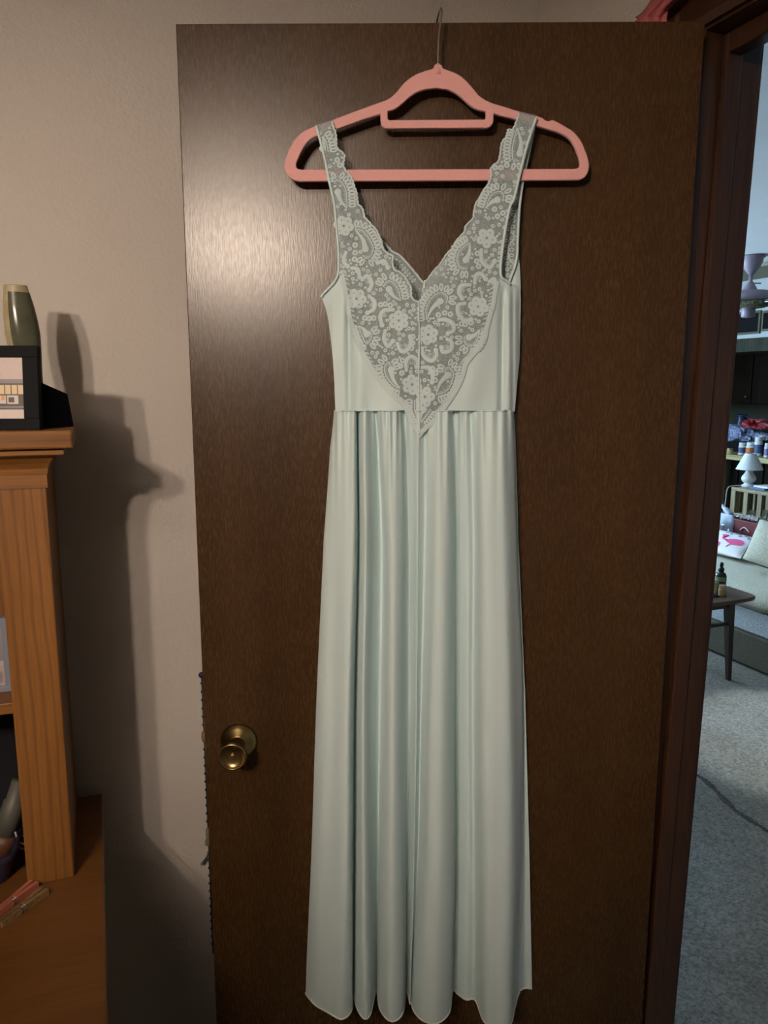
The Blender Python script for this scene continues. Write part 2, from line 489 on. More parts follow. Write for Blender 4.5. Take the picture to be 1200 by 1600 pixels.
# door frame: jambs with stops, casing with a stepped profile
fr = thing('trim_1', (WB, (HJ + OJ) / 2, 0), 'dark brown wooden door frame with stops around the doorway', 'door frame', kind='structure')
J2 = WB + JD
m = MB(); m.box((WB, HJ, 0), (J2, HJ + 0.02, HT + 0.02)); m.build('hinge_jamb', 'casing_wood', fr, bevel=0.0015)
m = MB(); m.box((WB, OJ - 0.02, 0), (J2, OJ, HT + 0.02)); m.build('lock_jamb', 'casing_wood', fr, bevel=0.0015)
m = MB(); m.box((WB, OJ, HT), (J2, HJ, HT + 0.02)); m.build('head_jamb', 'casing_wood', fr, bevel=0.0015)
S0, S1 = WB + 0.035, WB + 0.066
m = MB(); m.box((S0, HJ - 0.012, 0), (S1, HJ, HT)); m.build('door_stop', 'casing_wood', fr, bevel=0.003)
m = MB(); m.box((S0, OJ, 0), (S1, OJ + 0.012, HT)); m.build('door_stop', 'casing_wood', fr, bevel=0.003)
m = MB(); m.box((S0, OJ + 0.012, HT - 0.030), (S1, HJ - 0.012, HT)); m.build('door_stop', 'casing_wood', fr, bevel=0.003)
def casing(face, sgn, name):
    # profile across the casing width (distance from the opening, thickness)
    prof = [(w * 1.36, t) for w, t in ((0.003, 0.0), (0.003, 0.008), (0.012, 0.011), (0.034, 0.011), (0.038, 0.015), (0.050, 0.017), (0.058, 0.013), (0.058, 0.0))]
    def run(pf):
        mm = MB(); rows = []
        for (w, t) in prof: rows.append(pf(w, face + sgn * t))
        n = len(rows)
        mm.add([p for r in rows for p in r], [(2 * i, 2 * i + 1, 2 * ((i + 1) % n) + 1, 2 * ((i + 1) % n)) for i in range(n)] +
               [tuple(2 * i for i in range(n)), tuple(2 * i + 1 for i in range(n))[::-1]])
        return mm
    run(lambda w, x: ((x, HJ + w, 0), (x, HJ + w, HT + w))).build(name, 'casing_wood', fr)
    run(lambda w, x: ((x, OJ - w, 0), (x, OJ - w, HT + w))).build(name, 'casing_wood', fr)
    run(lambda w, x: ((x, OJ - w, HT + w), (x, HJ + w, HT + w))).build(name, 'casing_wood', fr)
casing(WB, -1, 'casing_board')
casing(J2, 1, 'casing_board')

# the old wall and its frame lean: the foot sits a little further into the room than the head
LEAN = 0.024
bpy.context.view_layer.update()
for o in [bpy.data.objects['wall_right'], bpy.data.objects['baseboard_right']] + list(fr.children):
    mw = o.matrix_world
    for v in o.data.vertices:
        v.co.x += ((mw @ v.co).z - 1.5) * LEAN

# ------------------------------------------------------------------ the open door
XL, XR, ZT, ZB = -0.2985, 0.4600, 2.033 - CZ, 0.015 - CZ
dl = W(XL, DY + 0.0175, ZB)
m = MB()
DL = 0.009                             # the free edge stands a little further back than the hinge edge
XL *= 1 + DL / DY
m.hexa([W(x, DY + dd + (DL if x < 0 else 0), z) for z in (ZB, ZT) for x, dd in ((XL, 0), (XR, 0), (XR, 0.035), (XL, 0.035))])
door = struct(m, 'door_1', 'door_veneer', 'brown wood veneer door standing open with the gown hung on it', 'door', loc=dl, bevel=0.0015)
KC = atY(373.5, 1157, DY + DL * 0.92)
def knob(c, n, ref):
    kn = MB(); kn.lathe(c, [(0.0305, 0.0), (0.031, 0.003), (0.029, 0.0065), (0.026, 0.008), (0.0245, 0.0105), (0.015, 0.0125), (0.0135, 0.016)], n, 40, ref=ref)
    a = kn.build('knob_rose', 'antique_brass', door, smooth=True)
    kn = MB(); kn.lathe(c, [(0.0135, 0.014), (0.0125, 0.030), (0.014, 0.040), (0.019, 0.047), (0.0225, 0.053), (0.0232, 0.0565), (0.0222, 0.0595), (0.0205, 0.0602), (0.0198, 0.0595), (0.0190, 0.0575), (0.010, 0.0555), (0.0045, 0.0550)], n, 40, ref=ref)
    k = kn.build('door_knob', 'antique_brass', door, smooth=True)
    kn = MB(); kn.lathe(c, [(0.0048, 0.0548), (0.0046, 0.0575), (0.0034, 0.0585), (0.0018, 0.0580), (0.0, 0.0575)], n, 20, ref=ref)
    b = kn.build('lock_button', 'antique_brass', door, smooth=True); b.parent = k
    kn = MB(); kn.obox(Vector(c) + Vector(n) * 0.0583, RGT, UP, n, 0.0012, 0.0007, 0.0006)
    sl = kn.build('button_slot', 'dark_slot', door); sl.parent = k
knob(KC, NRM, RGT)
knob(KC - NRM * 0.035, -NRM, RGT)
m = MB()   # latch plate on the door's free edge
m.obox(W(XL - 0.0004, DY + DL + 0.0175, KC.z - CZ), RGT, NRM, UP, 0.0008, 0.0125, 0.028)
m.build('latch_plate', 'antique_brass', door)
for hz in (1.80, 1.02, 0.25):
    m = MB(); c = W(XR + 0.002, DY + 0.041, hz - CZ)
    m.tube([c - UP * 0.045, c + UP * 0.045], 0.0055, 12)
    m.build('hinge_knuckle', 'antique_brass', door, smooth=False)

# ------------------------------------------------------------------ hanger
HD = 0.022                                     # hanger plane, distance in front of the door
hroot_loc = atY(685, 282, DY - HD)
hanger = thing('clothes_hanger', hroot_loc, 'pink velvet clothes hanger hooked over the top of the door', 'hanger')
outer = [(680, 104), (688, 104), (690.5, 109), (697, 112), (708, 116), (717.5, 121), (727, 129), (736, 139), (747, 152), (757, 159), (768, 164), (788, 170), (807, 176), (830, 182),
         (846, 187), (851, 191), (858, 192), (863, 190.5), (876, 197), (892.5, 207), (902, 217), (908, 227), (915, 245), (918, 258), (917, 267), (913, 275), (906, 279.5), (897, 280.5),
         (467, 282.5), (457, 279), (450, 272), (446.5, 262), (447.5, 252), (453, 236), (461, 222), (469, 213), (479, 206), (492.5, 200), (522, 189.5), (555, 177), (588, 165), (605, 159), (614, 153), (622, 145), (631, 134), (640, 126), (651, 119), (667, 113), (677, 110)]
holeA = [(605, 173), (616, 170), (627, 162), (638, 152), (650, 144), (664, 139), (682, 137), (700, 139.5), (714, 146), (725, 155), (736, 165), (747, 171), (758, 173.5), (760.5, 177), (760, 186), (757, 189.5), (608, 190.5), (604.5, 187), (604, 176)]
holeB = [(596, 177), (567, 186), (530, 199.5), (500, 210), (486, 216), (477, 225), (469, 238), (462, 254), (461.5, 261), (464, 265.5), (470, 267.5), (897, 266.5), (904, 264), (907, 258), (905, 246), (899, 230), (892, 219), (884, 212), (872, 206), (842, 197), (800, 184.5), (770, 177), (769, 189), (767, 195), (761, 199), (603, 200), (598, 196), (596.5, 190)]
def curve_plate(name, polys, depth, extr, bev, matname, parent):
    cu = bpy.data.curves.new(name, 'CURVE'); cu.dimensions = '2D'; cu.fill_mode = 'BOTH'
    cu.extrude = extr; cu.bevel_depth = bev; cu.bevel_resolution = 2
    o0 = atY(685, 200, DY - depth)
    for poly in polys:
        dn = []
        for p, q in zip(poly, poly[1:] + [poly[0]]):
            k = max(1, int(math.hypot(q[0] - p[0], q[1] - p[1]) / 8))
            dn += [(p[0] + (q[0] - p[0]) * i / k, p[1] + (q[1] - p[1]) * i / k) for i in range(k)]
        pts = catmull(dn + [dn[0]], 3)[:-1]
        sp = cu.splines.new('POLY'); sp.points.add(len(pts) - 1); sp.use_cyclic_u = True
        for i, (px, py) in enumerate(pts):
            p = atY(px, py, DY - depth) - o0
            sp.points[i].co = (p.dot(RGT), p.z, 0, 1)
    t = bpy.data.objects.new('tmp', cu); col.objects.link(t)
    bpy.context.view_layer.update()
    me = bpy.data.meshes.new_from_object(t.evaluated_get(bpy.context.evaluated_depsgraph_get()))
    bpy.data.objects.remove(t); bpy.data.curves.remove(cu)
    M = Matrix(((RGT.x, UP.x, NRM.x), (RGT.y, UP.y, NRM.y), (RGT.z, UP.z, NRM.z)))
    for v in me.vertices:
        v.co = M @ v.co + o0 - parent.location
    me.materials.clear(); me.materials.append(MATS[matname]); me.name = name
    for p in me.polygons: p.use_smooth = False
    o = bpy.data.objects.new(name, me); col.objects.link(o); o.parent = parent
    return o
curve_plate('hanger_body', [outer, holeA, holeB], HD, 0.0022, 0.0016, 'hanger_velvet', hanger)
P = []
for px, z in ((684.2, 1.962), (684.4, 1.975), (684.9, 1.992), (686.2, 2.008), (688.6, 2.022)):
    P.append(xz(px, DY - HD, z - CZ))
for t in range(0, 13):                           # the loop passes over the door's top edge
    a = PI * t / 12
    P.append(xz(690.2 - 11.5 * (t / 12) ** 1.15, DY - HD + 0.031 * (1 - math.cos(a)), 2.035 + 0.0105 * math.sin(a) ** 0.8 - CZ))
e = P[-1]
P += [e - UP * 0.012, e - UP * 0.022 + NRM * 0.002]
m = MB(); m.tube(catmull([tuple(p) for p in P], 5), 0.00165, 10)
m.build('hook', 'chrome', hanger, smooth=True)
m = MB(); m.lathe(atY(684, 113, DY - HD), [(0.0058, -0.004), (0.0050, 0.003), (0.0038, 0.006), (0.0030, 0.0105), (0.0022, 0.011)], UP, 16)
m.build('hook_collar', 'hanger_velvet', hanger, smooth=True)

# ------------------------------------------------------------------ the nightgown
gown = thing('nightgown', atY(655, 1560, DY - 0.04), 'long pale mint satin nightgown with lace V-neck bodice hanging from the pink hanger', 'nightgown')
LNECK = [(519, 190), (524, 204), (526, 215), (527, 230), (533, 236), (539, 242), (538, 250), (537, 258), (540, 265), (546, 272), (551, 280), (554, 290), (558, 302), (560, 318), (566, 324), (569, 332), (570.5, 340), (576, 345), (583, 353), (588, 358), (594, 370), (597, 380), (600, 390), (607, 396), (614, 400), (614, 412), (617, 421), (625, 425), (633, 432), (639, 442), (643, 450), (643, 462), (647, 468), (654, 472), (655, 500), (656, 600), (656.5, 682)]
LARM = [(495, 197), (500, 215), (508, 250), (515, 285), (521, 310), (524, 335), (527, 370), (529, 400), (529, 425), (533, 440), (539, 470), (543, 495), (551, 522), (560, 545), (572, 567), (585, 587), (598, 604), (612, 619), (626, 631), (634, 645), (640, 660), (649, 672), (656.5, 682)]
RNECK = [(811, 177), (806, 190), (803, 198), (794, 210), (785, 220), (782, 230), (781, 240), (778, 252), (770, 258), (766, 264), (767, 270), (766, 277), (762, 288), (755, 297), (748, 310), (743, 318), (740, 330), (739, 340), (734, 346), (727, 353), (725, 362), (717, 371), (711, 378), (706, 388), (698, 396), (692, 405), (686, 414), (679, 421), (672, 430), (666, 439), (663, 442), (659, 456), (656, 474), (655, 500), (656, 600), (656.5, 682)]
RARM = [(838, 183), (832, 200), (822, 232), (812, 272), (803, 310), (797, 322), (790, 355), (785, 390), (782, 420), (780, 440), (776, 462), (773, 480), (769, 493), (762, 518), (753, 539), (741, 556), (731, 568), (727, 584), (722, 598), (712, 616), (702, 631), (693, 643), (685, 656), (671, 667), (656.5, 682)]
def inv(pl): return [(y, x) for x, y in pl]
fLN, fLA, fRN, fRA = inv(LNECK), inv(LARM), inv(RNECK), inv(RARM)
def g(x, c, w): return math.exp(-((x - c) / w) ** 2)
DB = [(150, 0.030), (200, 0.0305), (300, 0.032), (400, 0.041), (480, 0.050), (560, 0.053), (640, 0.050), (660, 0.0495), (700, 0.0485)]
def dfront(px, py):
    d = interp(DB, py)
    k = max(0.0, min(1.0, (py - 330) / 120.0))
    e = (px - 652) / 150.0
    d -= k * 0.020 * e * e
    # soft creases of the hanging bodice
    kk = max(0.0, min(1.0, (py - 440) / 40.0))
    d -= kk * (0.0075 * g(px, 544 + (py - 440) * 0.012, 5.0) - 0.003 * g(px, 560 + (py - 560) * 0.05, 9))
    d -= kk * (0.008 * g(px, 786 - (py - 450) * 0.012, 5.0) + 0.004 * g(px, 801, 3.5))
    d -= 0.0012 * math.sin(px * 0.11 + py * 0.03) * k
    if px > 796: d -= kk * 0.018 * min(1.0, ((px - 796) / 16.0)) ** 1.5
    if px < 520: d -= kk * 0.006 * ((520 - px) / 16.0)
    return max(d, 0.006)
def SF(px, py, off=0.0):
    return atY(px, py, DY - dfront(px, py) - off)
def patch(Lf, Rf, y0L, y1L, y0R, y1R, nr, nc, S, scal=0.0, scal_to=0, scal_side=1, wrap=False):
    rows = []
    if wrap:
        pl, pr = (interp(Lf, y0L), y0L), (interp(Rf, y0R), y0R)
        for dd, up in ((0.011, -8), (0.0125, -1), (0.016, 2.0), (0.022, 3.2), (0.0275, 2.0)):
            rows.append([atY(pl[0] + (pr[0] - pl[0]) * k / nc, pl[1] + (pr[1] - pl[1]) * k / nc - up, DY - dd) for k in range(nc + 1)])
    for i in range(nr + 1):
        t = i / nr
        yl = y0L + (y1L - y0L) * t; yr = y0R + (y1R - y0R) * t
        xl = interp(Lf, yl); xr = interp(Rf, yr)
        w = 0.0
        if scal and yr < scal_to: w = scal * abs(math.sin(yr * PI / 6.5))
        if scal_side > 0: xr += w
        else: xl -= w
        rows.append([S(xl + (xr - xl) * k / nc, yl + (yr - yl) * k / nc) for k in range(nc + 1)])
    return rows
lace_front = MB()
lace_front.grid(patch(fLA, fLN, 197, 682, 190, 682, 260, 26, SF, 1.6, 468, 1, True))
lace_front.grid(patch(fRN, fRA, 177, 682, 183, 682, 260, 26, SF, 1.6, 440, -1, True))
panel = lace_front.build('lace_panel', 'lace_net', gown, smooth=True)
panel['label'] = 'sheer V-shaped lace insert with scalloped neckline'

# embroidery: raised thread motifs lying on the net
emb = MB(); SAMP = []
class Pen:
    def __init__(s, mb, S, base): s.mb = mb; s.S = S; s.base = base; s.i = 0
    def off(s): s.i += 1; return s.base + (s.i % 7) * 0.00006
    def disc(s, x, y, r, seg=12, ry=None, ang=0.0):
        ry = ry or r; o = s.off(); ca, sa = math.cos(ang), math.sin(ang)
        vs_ = [s.S(x, y, o + 0.0005)]
        for k in range(seg):
            a = 2 * PI * k / seg; u = math.cos(a) * r; v = math.sin(a) * ry
            vs_.append(s.S(x + u * ca - v * sa, y + u * sa + v * ca, o))
        s.mb.add(vs_, [(0, 1 + (k + 1) % seg, 1 + k) for k in range(seg)])
        SAMP.append((x, y, max(r, ry)))
    def ring(s, x, y, r1, r0, seg=14, ky=1.0, ang=0.0, ky0=None):
        o = s.off(); ca, sa = math.cos(ang), math.sin(ang); vs_ = []
        ky0 = ky if ky0 is None else ky0
        for r, q, h in ((r1, ky, 0), ((r1 + r0) / 2, (ky + ky0) / 2, 0.0004), (r0, ky0, 0)):
            for k in range(seg):
                a = 2 * PI * k / seg; u = math.cos(a) * r; v = math.sin(a) * r * q
                vs_.append(s.S(x + u * ca - v * sa, y + u * sa + v * ca, o + h))
        fs = []
        for j in range(2):
            fs += [(j * seg + k, (j + 1) * seg + k, (j + 1) * seg + (k + 1) % seg, j * seg + (k + 1) % seg) for k in range(seg)]
        s.mb.add(vs_, fs)
        SAMP.append((x, y, r1))
    def ribbon(s, pts, w, taper=False):
        o = s.off(); n = len(pts); vs_ = []
        for i, (x, y) in enumerate(pts):
            a = pts[max(i - 1, 0)]; b = pts[min(i + 1, n - 1)]
            tx, ty = b[0] - a[0], b[1] - a[1]; l = math.hypot(tx, ty) or 1
            nx, ny = -ty / l, tx / l
            ww = w(i / (n - 1)) if callable(w) else w
            vs_ += [s.S(x + nx * ww / 2, y + ny * ww / 2, o), s.S(x, y, o + 0.0005), s.S(x - nx * ww / 2, y - ny * ww / 2, o)]
            if i % 3 == 0: SAMP.append((x, y, ww / 2))
        fs = []
        for i in range(n - 1):
            fs += [(3 * i, 3 * i + 1, 3 * i + 4, 3 * i + 3), (3 * i + 1, 3 * i + 2, 3 * i + 5, 3 * i + 4)]
        s.mb.add(vs_, fs)
def inside(px, py):
    if py < 200 or py > 676: return False
    l = interp(fLA, py); r = interp(fRA, py)
    if px < l + 1 or px > r - 1: return False
    if py < 470 and interp(fLN, py) < px < interp(fRN, py): return False
    return True
def walk(pts, step):
    d = catmull(pts, 16); out = []; acc = 0.0; last = d[0]; nxt = step * 0.5
    for i in range(1, len(d)):
        l = math.hypot(d[i][0] - last[0], d[i][1] - last[1])
        while acc + l >= nxt:
            t = (nxt - acc) / l
            out.append((last[0] + (d[i][0] - last[0]) * t, last[1] + (d[i][1] - last[1]) * t, (d[i][0] - last[0]) / l, (d[i][1] - last[1]) / l))
            nxt += step
        acc += l; last = d[i]
    return out
def fan(pen, spine, ball, ln=6.6, chk=True):
    d = catmull(spine, 10)
    pen.ribbon(d, 2.0)
    # which side is outside (away from the ball)
    mid = walk(spine, 4.0)
    sgn = sum((ball[0] - x) * -ty + (ball[1] - y) * tx for x, y, tx, ty in mid)
    sg = -1 if sgn > 0 else 1
    for x, y, tx, ty in walk(spine, 3.3):
        ix, iy = x - sg * -ty * 2.6, y - sg * tx * 2.6
        pen.disc(ix, iy, 1.0, 6)
    for x, y, tx, ty in walk(spine, 4.7):
        nx, ny = sg * -ty, sg * tx
        cx, cy = x + nx * (2.0 + ln), y + ny * (2.0 + ln)
        if chk and not inside(x + nx * (ln * 1.2), y + ny * (ln * 1.2)): continue
        pen.ring(cx, cy, ln, ln * 0.48, 12, 0.56, math.atan2(ny, nx), 0.26)
    pen.disc(ball[0], ball[1], 5.4, 12)
    e = spine[-1] if math.hypot(spine[-1][0] - ball[0], spine[-1][1] - ball[1]) < math.hypot(spine[0][0] - ball[0], spine[0][1] - ball[1]) else spine[0]
    q = spine[0] if e is spine[-1] else spine[-1]
    mx, my = (ball[0] * 0.55 + q[0] * 0.45), (ball[1] * 0.55 + q[1] * 0.45)
    pen.ribbon(catmull([ball, (mx + (ball[1] - q[1]) * 0.10, my - (ball[0] - q[0]) * 0.10), q], 8), lambda t: 8.5 * (1 - t) + 1.2)
def flower(pen, x, y, r=17, n=6, a0=0.3):
    for k in range(n):
        a = a0 + 2 * PI * k / n
        pen.ring(x + math.cos(a) * r * 0.58, y + math.sin(a) * r * 0.58, r * 0.395, r * 0.06, 14)
    pen.ring(x, y, r * 0.26, r * 0.12, 12)
def cres(pen, pts, w=6.4):
    d = catmull(pts, 9)
    pen.ribbon(d, lambda t: w * (0.75 + 0.25 * math.sin(PI * t)))
    pen.disc(pts[-1][0], pts[-1][1], w * 0.62, 10); pen.disc(pts[0][0], pts[0][1], w * 0.5, 10)
    cx = sum(p[0] for p in pts) / len(pts); cy = sum(p[1] for p in pts) / len(pts)
    for x, y, tx, ty in walk(pts, 3.4):
        l = math.hypot(cx - x, cy - y) or 1
        pen.disc(x + (cx - x) / l * 4.8, y + (cy - y) / l * 4.8, 0.9, 6)
    pen.ring(cx, cy, 2.6, 1.2, 10)
pen = Pen(emb, SF, 0.0010)
FANS = [([(522, 287), (527, 281), (535, 286), (541, 300), (542, 325)], (528, 300)),
        ([(554, 358), (567, 361), (579, 377), (583, 391), (575, 404), (567, 399)], (571, 389)),
        ([(598, 449), (606, 439), (617, 444), (623, 455), (626, 470)], (608, 452)),
        ([(560, 509), (568, 530), (574, 537), (581, 526), (577, 517)], (573, 522)),
        ([(613, 579), (608, 566), (601, 574), (604, 589), (615, 602), (625, 607)], (611, 578)),
        ([(808, 200), (801, 230), (802, 250), (811, 251)], (812, 240)),
        ([(759, 326), (767, 306), (780, 299), (787, 304), (786, 315)], (777, 312)),
        ([(734, 379), (719, 391), (714, 405), (719, 419), (731, 420)], (728, 406)),
        ([(667, 500), (666, 482), (676, 464), (689, 457), (699, 464), (697, 474)], (688, 471)),
        ([(750, 515), (745, 532), (736, 541), (726, 535), (726, 525)], (733, 527)),
        ([(695, 583), (699, 574), (708, 581), (707, 594), (699, 610), (681, 617)], (700, 586)),
        ([(648, 625), (648, 641), (653, 654), (656, 660)], (662, 640)),
        ([(674, 640), (668, 648), (658, 660)], (655, 634)),
        ([(504, 212), (510, 222), (513, 238)], (504, 232)),]
for sp, ball in FANS: fan(pen, sp, ball)
for x, y, a in ((537, 353, 0.2), (623, 501, 0.5), (557, 467, 0.1), (644, 601, 0.4), (760.5, 372, 0.3), (669, 523, 0.7), (747, 479, 0.2), (664, 620, 0.0)):
    flower(pen, x, y, 17, 6 if y % 2 else 5, a)
for c in ([(577, 463), (585, 471), (584, 483), (574, 489)], [(614, 484), (600, 485), (594, 495), (597, 508)], [(602, 517), (600, 529), (606, 541), (614, 533)],
          [(621, 537), (626, 548), (635, 548), (642, 537), (641, 526)], [(635, 578), (635, 564), (643, 557), (652, 564), (651, 573)], [(550, 419), (559, 421), (562, 433)],
          [(566, 437), (574, 431), (581, 443), (577, 453)], [(752, 391), (753, 408), (765, 418), (773, 408)], [(742, 442), (744, 430), (752, 428), (759, 436)],
          [(734, 445), (721, 446), (717, 457), (722, 466)], [(726, 474), (716, 477), (716, 490), (725, 500), (736, 499)], [(686, 500), (695, 499), (707, 505), (709, 516), (700, 521)],
          [(699, 530), (706, 535), (704, 547), (692, 550), (690, 543)], [(660, 544), (662, 556), (674, 564), (682, 556), (681, 547)], [(660, 574), (671, 575), (676, 586), (675, 597)],
          [(590, 411), (600, 408), (606, 418)], [(540, 395), (537, 408), (543, 416)], [(765, 440), (772, 436), (774, 448)]):
    cres(pen, c)
for x, y in ((602, 475), (610, 477), (595, 476), (570, 497), (577, 498), (584, 497), (645, 526), (645, 536), (643, 544), (629, 563), (626, 572), (628, 583), (555, 383), (555, 395), (554, 405),
             (777.5, 338), (786, 333), (773, 327), (746, 396), (745, 408), (748, 416), (685, 492), (695, 489), (704, 491), (721, 506), (727, 507), (736, 504), (676, 576), (681, 583), (680, 594),
             (531, 258), (527, 250), (774, 262), (783, 262), (792, 258)):
    pen.ring(x, y, 4.6, 1.4, 12)
# scalloped neckline edge and lower border
def border(pts, w, sh, y0, y1, amp=1.3):
    d = catmull([p for p in pts if y0 <= p[1] <= y1], 10)
    pen.ribbon([(x + sh + (amp * abs(math.sin(y * PI / 6.5)) - 0.6) * (1 if sh <= 0 else -1), y) for x, y in d], w)
border(LNECK, 2.6, -1.0, 189, 473)
border(RNECK, 2.6, 1.0, 176, 457)
for pts, sh in ((LARM, 3.0), (RARM, -3.0)):
    d = catmull([p for p in pts if p[1] >= 425], 10)
    pen.ribbon([(x + sh, y - 1.0 + 1.0 * math.sin(y * 0.9)) for x, y in d], 7.5)
    d2 = [(x + sh * 3.0, y - 2) for x, y in d if y < 655]
    for i in range(0, len(d2) - 1, 3):
        x, y = d2[i]
        pen.disc(x, y, 3.6, 8, 1.25, (0.5 if sh > 0 else -0.5))
# small filler bars and picots between the motifs
random.seed(3)
for k in range(5200):
    x = random.uniform(497, 836); y = random.uniform(200, 674)
    if not inside(x, y): continue
    if y < 470 and min(abs(x - interp(fLN, y)), abs(x - interp(fRN, y))) < 3: continue
    dm = min(math.hypot(x - a, y - b) - r for a, b, r in SAMP)
    if dm < 2.0: continue
    if random.random() < 0.10: SAMP.append((x, y, 5.0)); continue     # leave an open hole of net
    if dm > 3.2: pen.ring(x, y, 3.3, 1.0, 9)
    else: pen.disc(x, y, 2.1, 8)
e = emb.build('lace_embroidery', 'lace_thread', gown, smooth=True)
e['kind'] = 'stuff'
m = MB()
m.tube([SF(655 + 0.4 * math.sin(y * 0.05), y, 0.0018) for y in range(470, 686, 6)], 0.0011, 6)
m.build('centre_seam', 'binding', gown, smooth=True)
m = MB(); m.tube([SF(663.3, y, 0.0016) for y in range(438, 452, 3)], 0.0010, 6)
m.build('seam_stitch', 'hem_thread', gown, smooth=True)

# back of the bodice, seen through the V and the armhole
def SBk(px, py, off=0.0): return atY(px, py, DY - 0.0095 - off - 0.001 * math.sin(px * 0.2))
bLN = inv([(519, 192), (524, 230), (533, 262), (548, 292), (556, 320), (568, 345), (582, 362), (592, 371), (600, 377), (606, 384), (614, 392), (624, 397), (633, 406), (642, 416), (651, 427), (658, 436), (663, 441), (663, 640)])
bLA = inv([(497, 199), (511, 262), (525, 340), (531, 420), (516, 452), (510, 470), (520, 560), (527, 640)])
bRN = inv([(813, 180), (800, 212), (788, 240), (775, 280), (757, 320), (738, 350), (722, 378), (704, 398), (690, 414), (677, 428), (668, 437), (663, 441), (663, 640)])
bRA = inv([(836, 187), (828, 230), (818, 277), (812, 320), (809, 370), (808, 400), (811, 430), (812, 470), (810, 560), (802, 640)])
m = MB()
m.grid(patch(bLA, bLN, 199, 640, 192, 640, 120, 14, SBk, 1.4, 438, 1))
m.grid(patch(bRN, bRA, 180, 640, 187, 640, 120, 14, SBk, 1.4, 438, -1))
m.build('back_lace_panel', 'lace_net', gown, smooth=True)
bemb = MB(); pen2 = Pen(bemb, SBk, 0.0008)
d = catmull([(582, 362), (592, 371), (600, 377), (606, 384), (614, 392), (624, 397), (633, 406), (642, 416), (651, 427), (658, 436), (663, 441)], 10)
pen2.ribbon([(x - 1, y + 1) for x, y in d], 2.6)
for x, y, tx, ty in walk([(598, 380), (614, 395), (633, 411), (655, 437)], 6.0):
    pen2.ring(x - 5, y + 6, 4.6, 2.4, 12, 0.52, math.atan2(tx, -ty), 0.3)
for x, y, tx, ty in walk([(596, 398), (618, 414), (640, 440), (650, 466)], 7.5):
    pen2.ring(x, y + 6, 3.6, 1.4, 10)
pen2.ribbon(catmull([(704, 398), (690, 414), (677, 428), (668, 437), (663, 441)], 8), 2.6)
for y in range(300, 430, 9):
    xr_ = interp(bRA, y)
    pen2.ring(xr_ - 9, y, 4.4, 2.2, 12, 0.7)
    pen2.ring(xr_ - 17, y + 4, 3.6, 1.4, 10)
pen2.ribbon(catmull([(806, 338), (799, 346), (799, 362), (806, 370)], 8), 2.4)
pen2.ribbon(catmull([(805, 374), (796, 382), (795, 402), (804, 414)], 8), 2.4)
o = bemb.build('back_lace_embroidery', 'lace_thread', gown, smooth=True); o['kind'] = 'stuff'

# armhole bindings
def bind(name, pts, S, r=0.0021, off=0.001):
    d = catmull(pts, 6)
    mm = MB(); mm.tube([S(x, y, off) for x, y in d], r, 8); return mm.build(name, 'binding', gown, smooth=True)
def SFR(px, py, off=0.0): return atY(px, py, DY - 0.015 - off)
bind('armhole_binding', [(494, 196), (500, 218), (508, 251), (515, 286), (521, 311), (524, 336), (527, 371), (529, 400), (528.5, 425), (524, 438), (515, 449), (506, 458), (502, 464)], SF)
bind('armhole_binding', [(838, 184), (832, 201), (822, 233), (812, 273), (803, 311), (797, 323), (790, 356), (785, 390), (782, 418), (783, 432), (788, 437), (793, 440), (797, 444)], SF)
bind('armhole_binding', [(836, 190), (828, 232), (818, 278), (812, 322), (809, 371), (808, 398), (804, 418), (799, 431), (796, 440)], SFR, 0.0020)

# satin sides of the bodice
SIDE_L = inv([(529, 427), (525, 438), (515, 450), (505, 460), (503, 466), (509, 482), (513, 500), (518, 540), (520, 560), (522.5, 600), (524, 645)])
SIDE_R = inv([(786, 434), (790, 438), (797, 443), (813, 447), (813.5, 470), (812, 560), (808, 600), (804, 645)])
def lin(f, s): return [(y, x + s) for y, x in f]
def SS(px, py, off=0.0): return SF(px, py, off - 0.0016)
m = MB(); m.grid(patch(SIDE_L, lin(fLA, 7), 428, 643, 428, 641, 90, 60, SS))
m.build('bodice_side_panel', 'satin', gown, smooth=True)
m = MB(); m.grid(patch(lin(fRA, -7), SIDE_R, 435, 641, 435, 643, 90, 70, SS))
m.build('bodice_side_panel', 'satin', gown, smooth=True)
m = MB()
def SR2(px, py, off=0.0): return atY(px, py, DY - 0.012 + 0.004 * max(0, (px - 806) / 8))
m.grid(patch(inv([(808, 396), (804, 418), (799, 431), (796, 440), (796, 470)]), inv([(810, 394), (812.5, 420), (813.5, 445), (813.5, 470)]), 396, 470, 394, 470, 30, 8, SR2))
m.build('bodice_back_side', 'satin', gown, smooth=True)

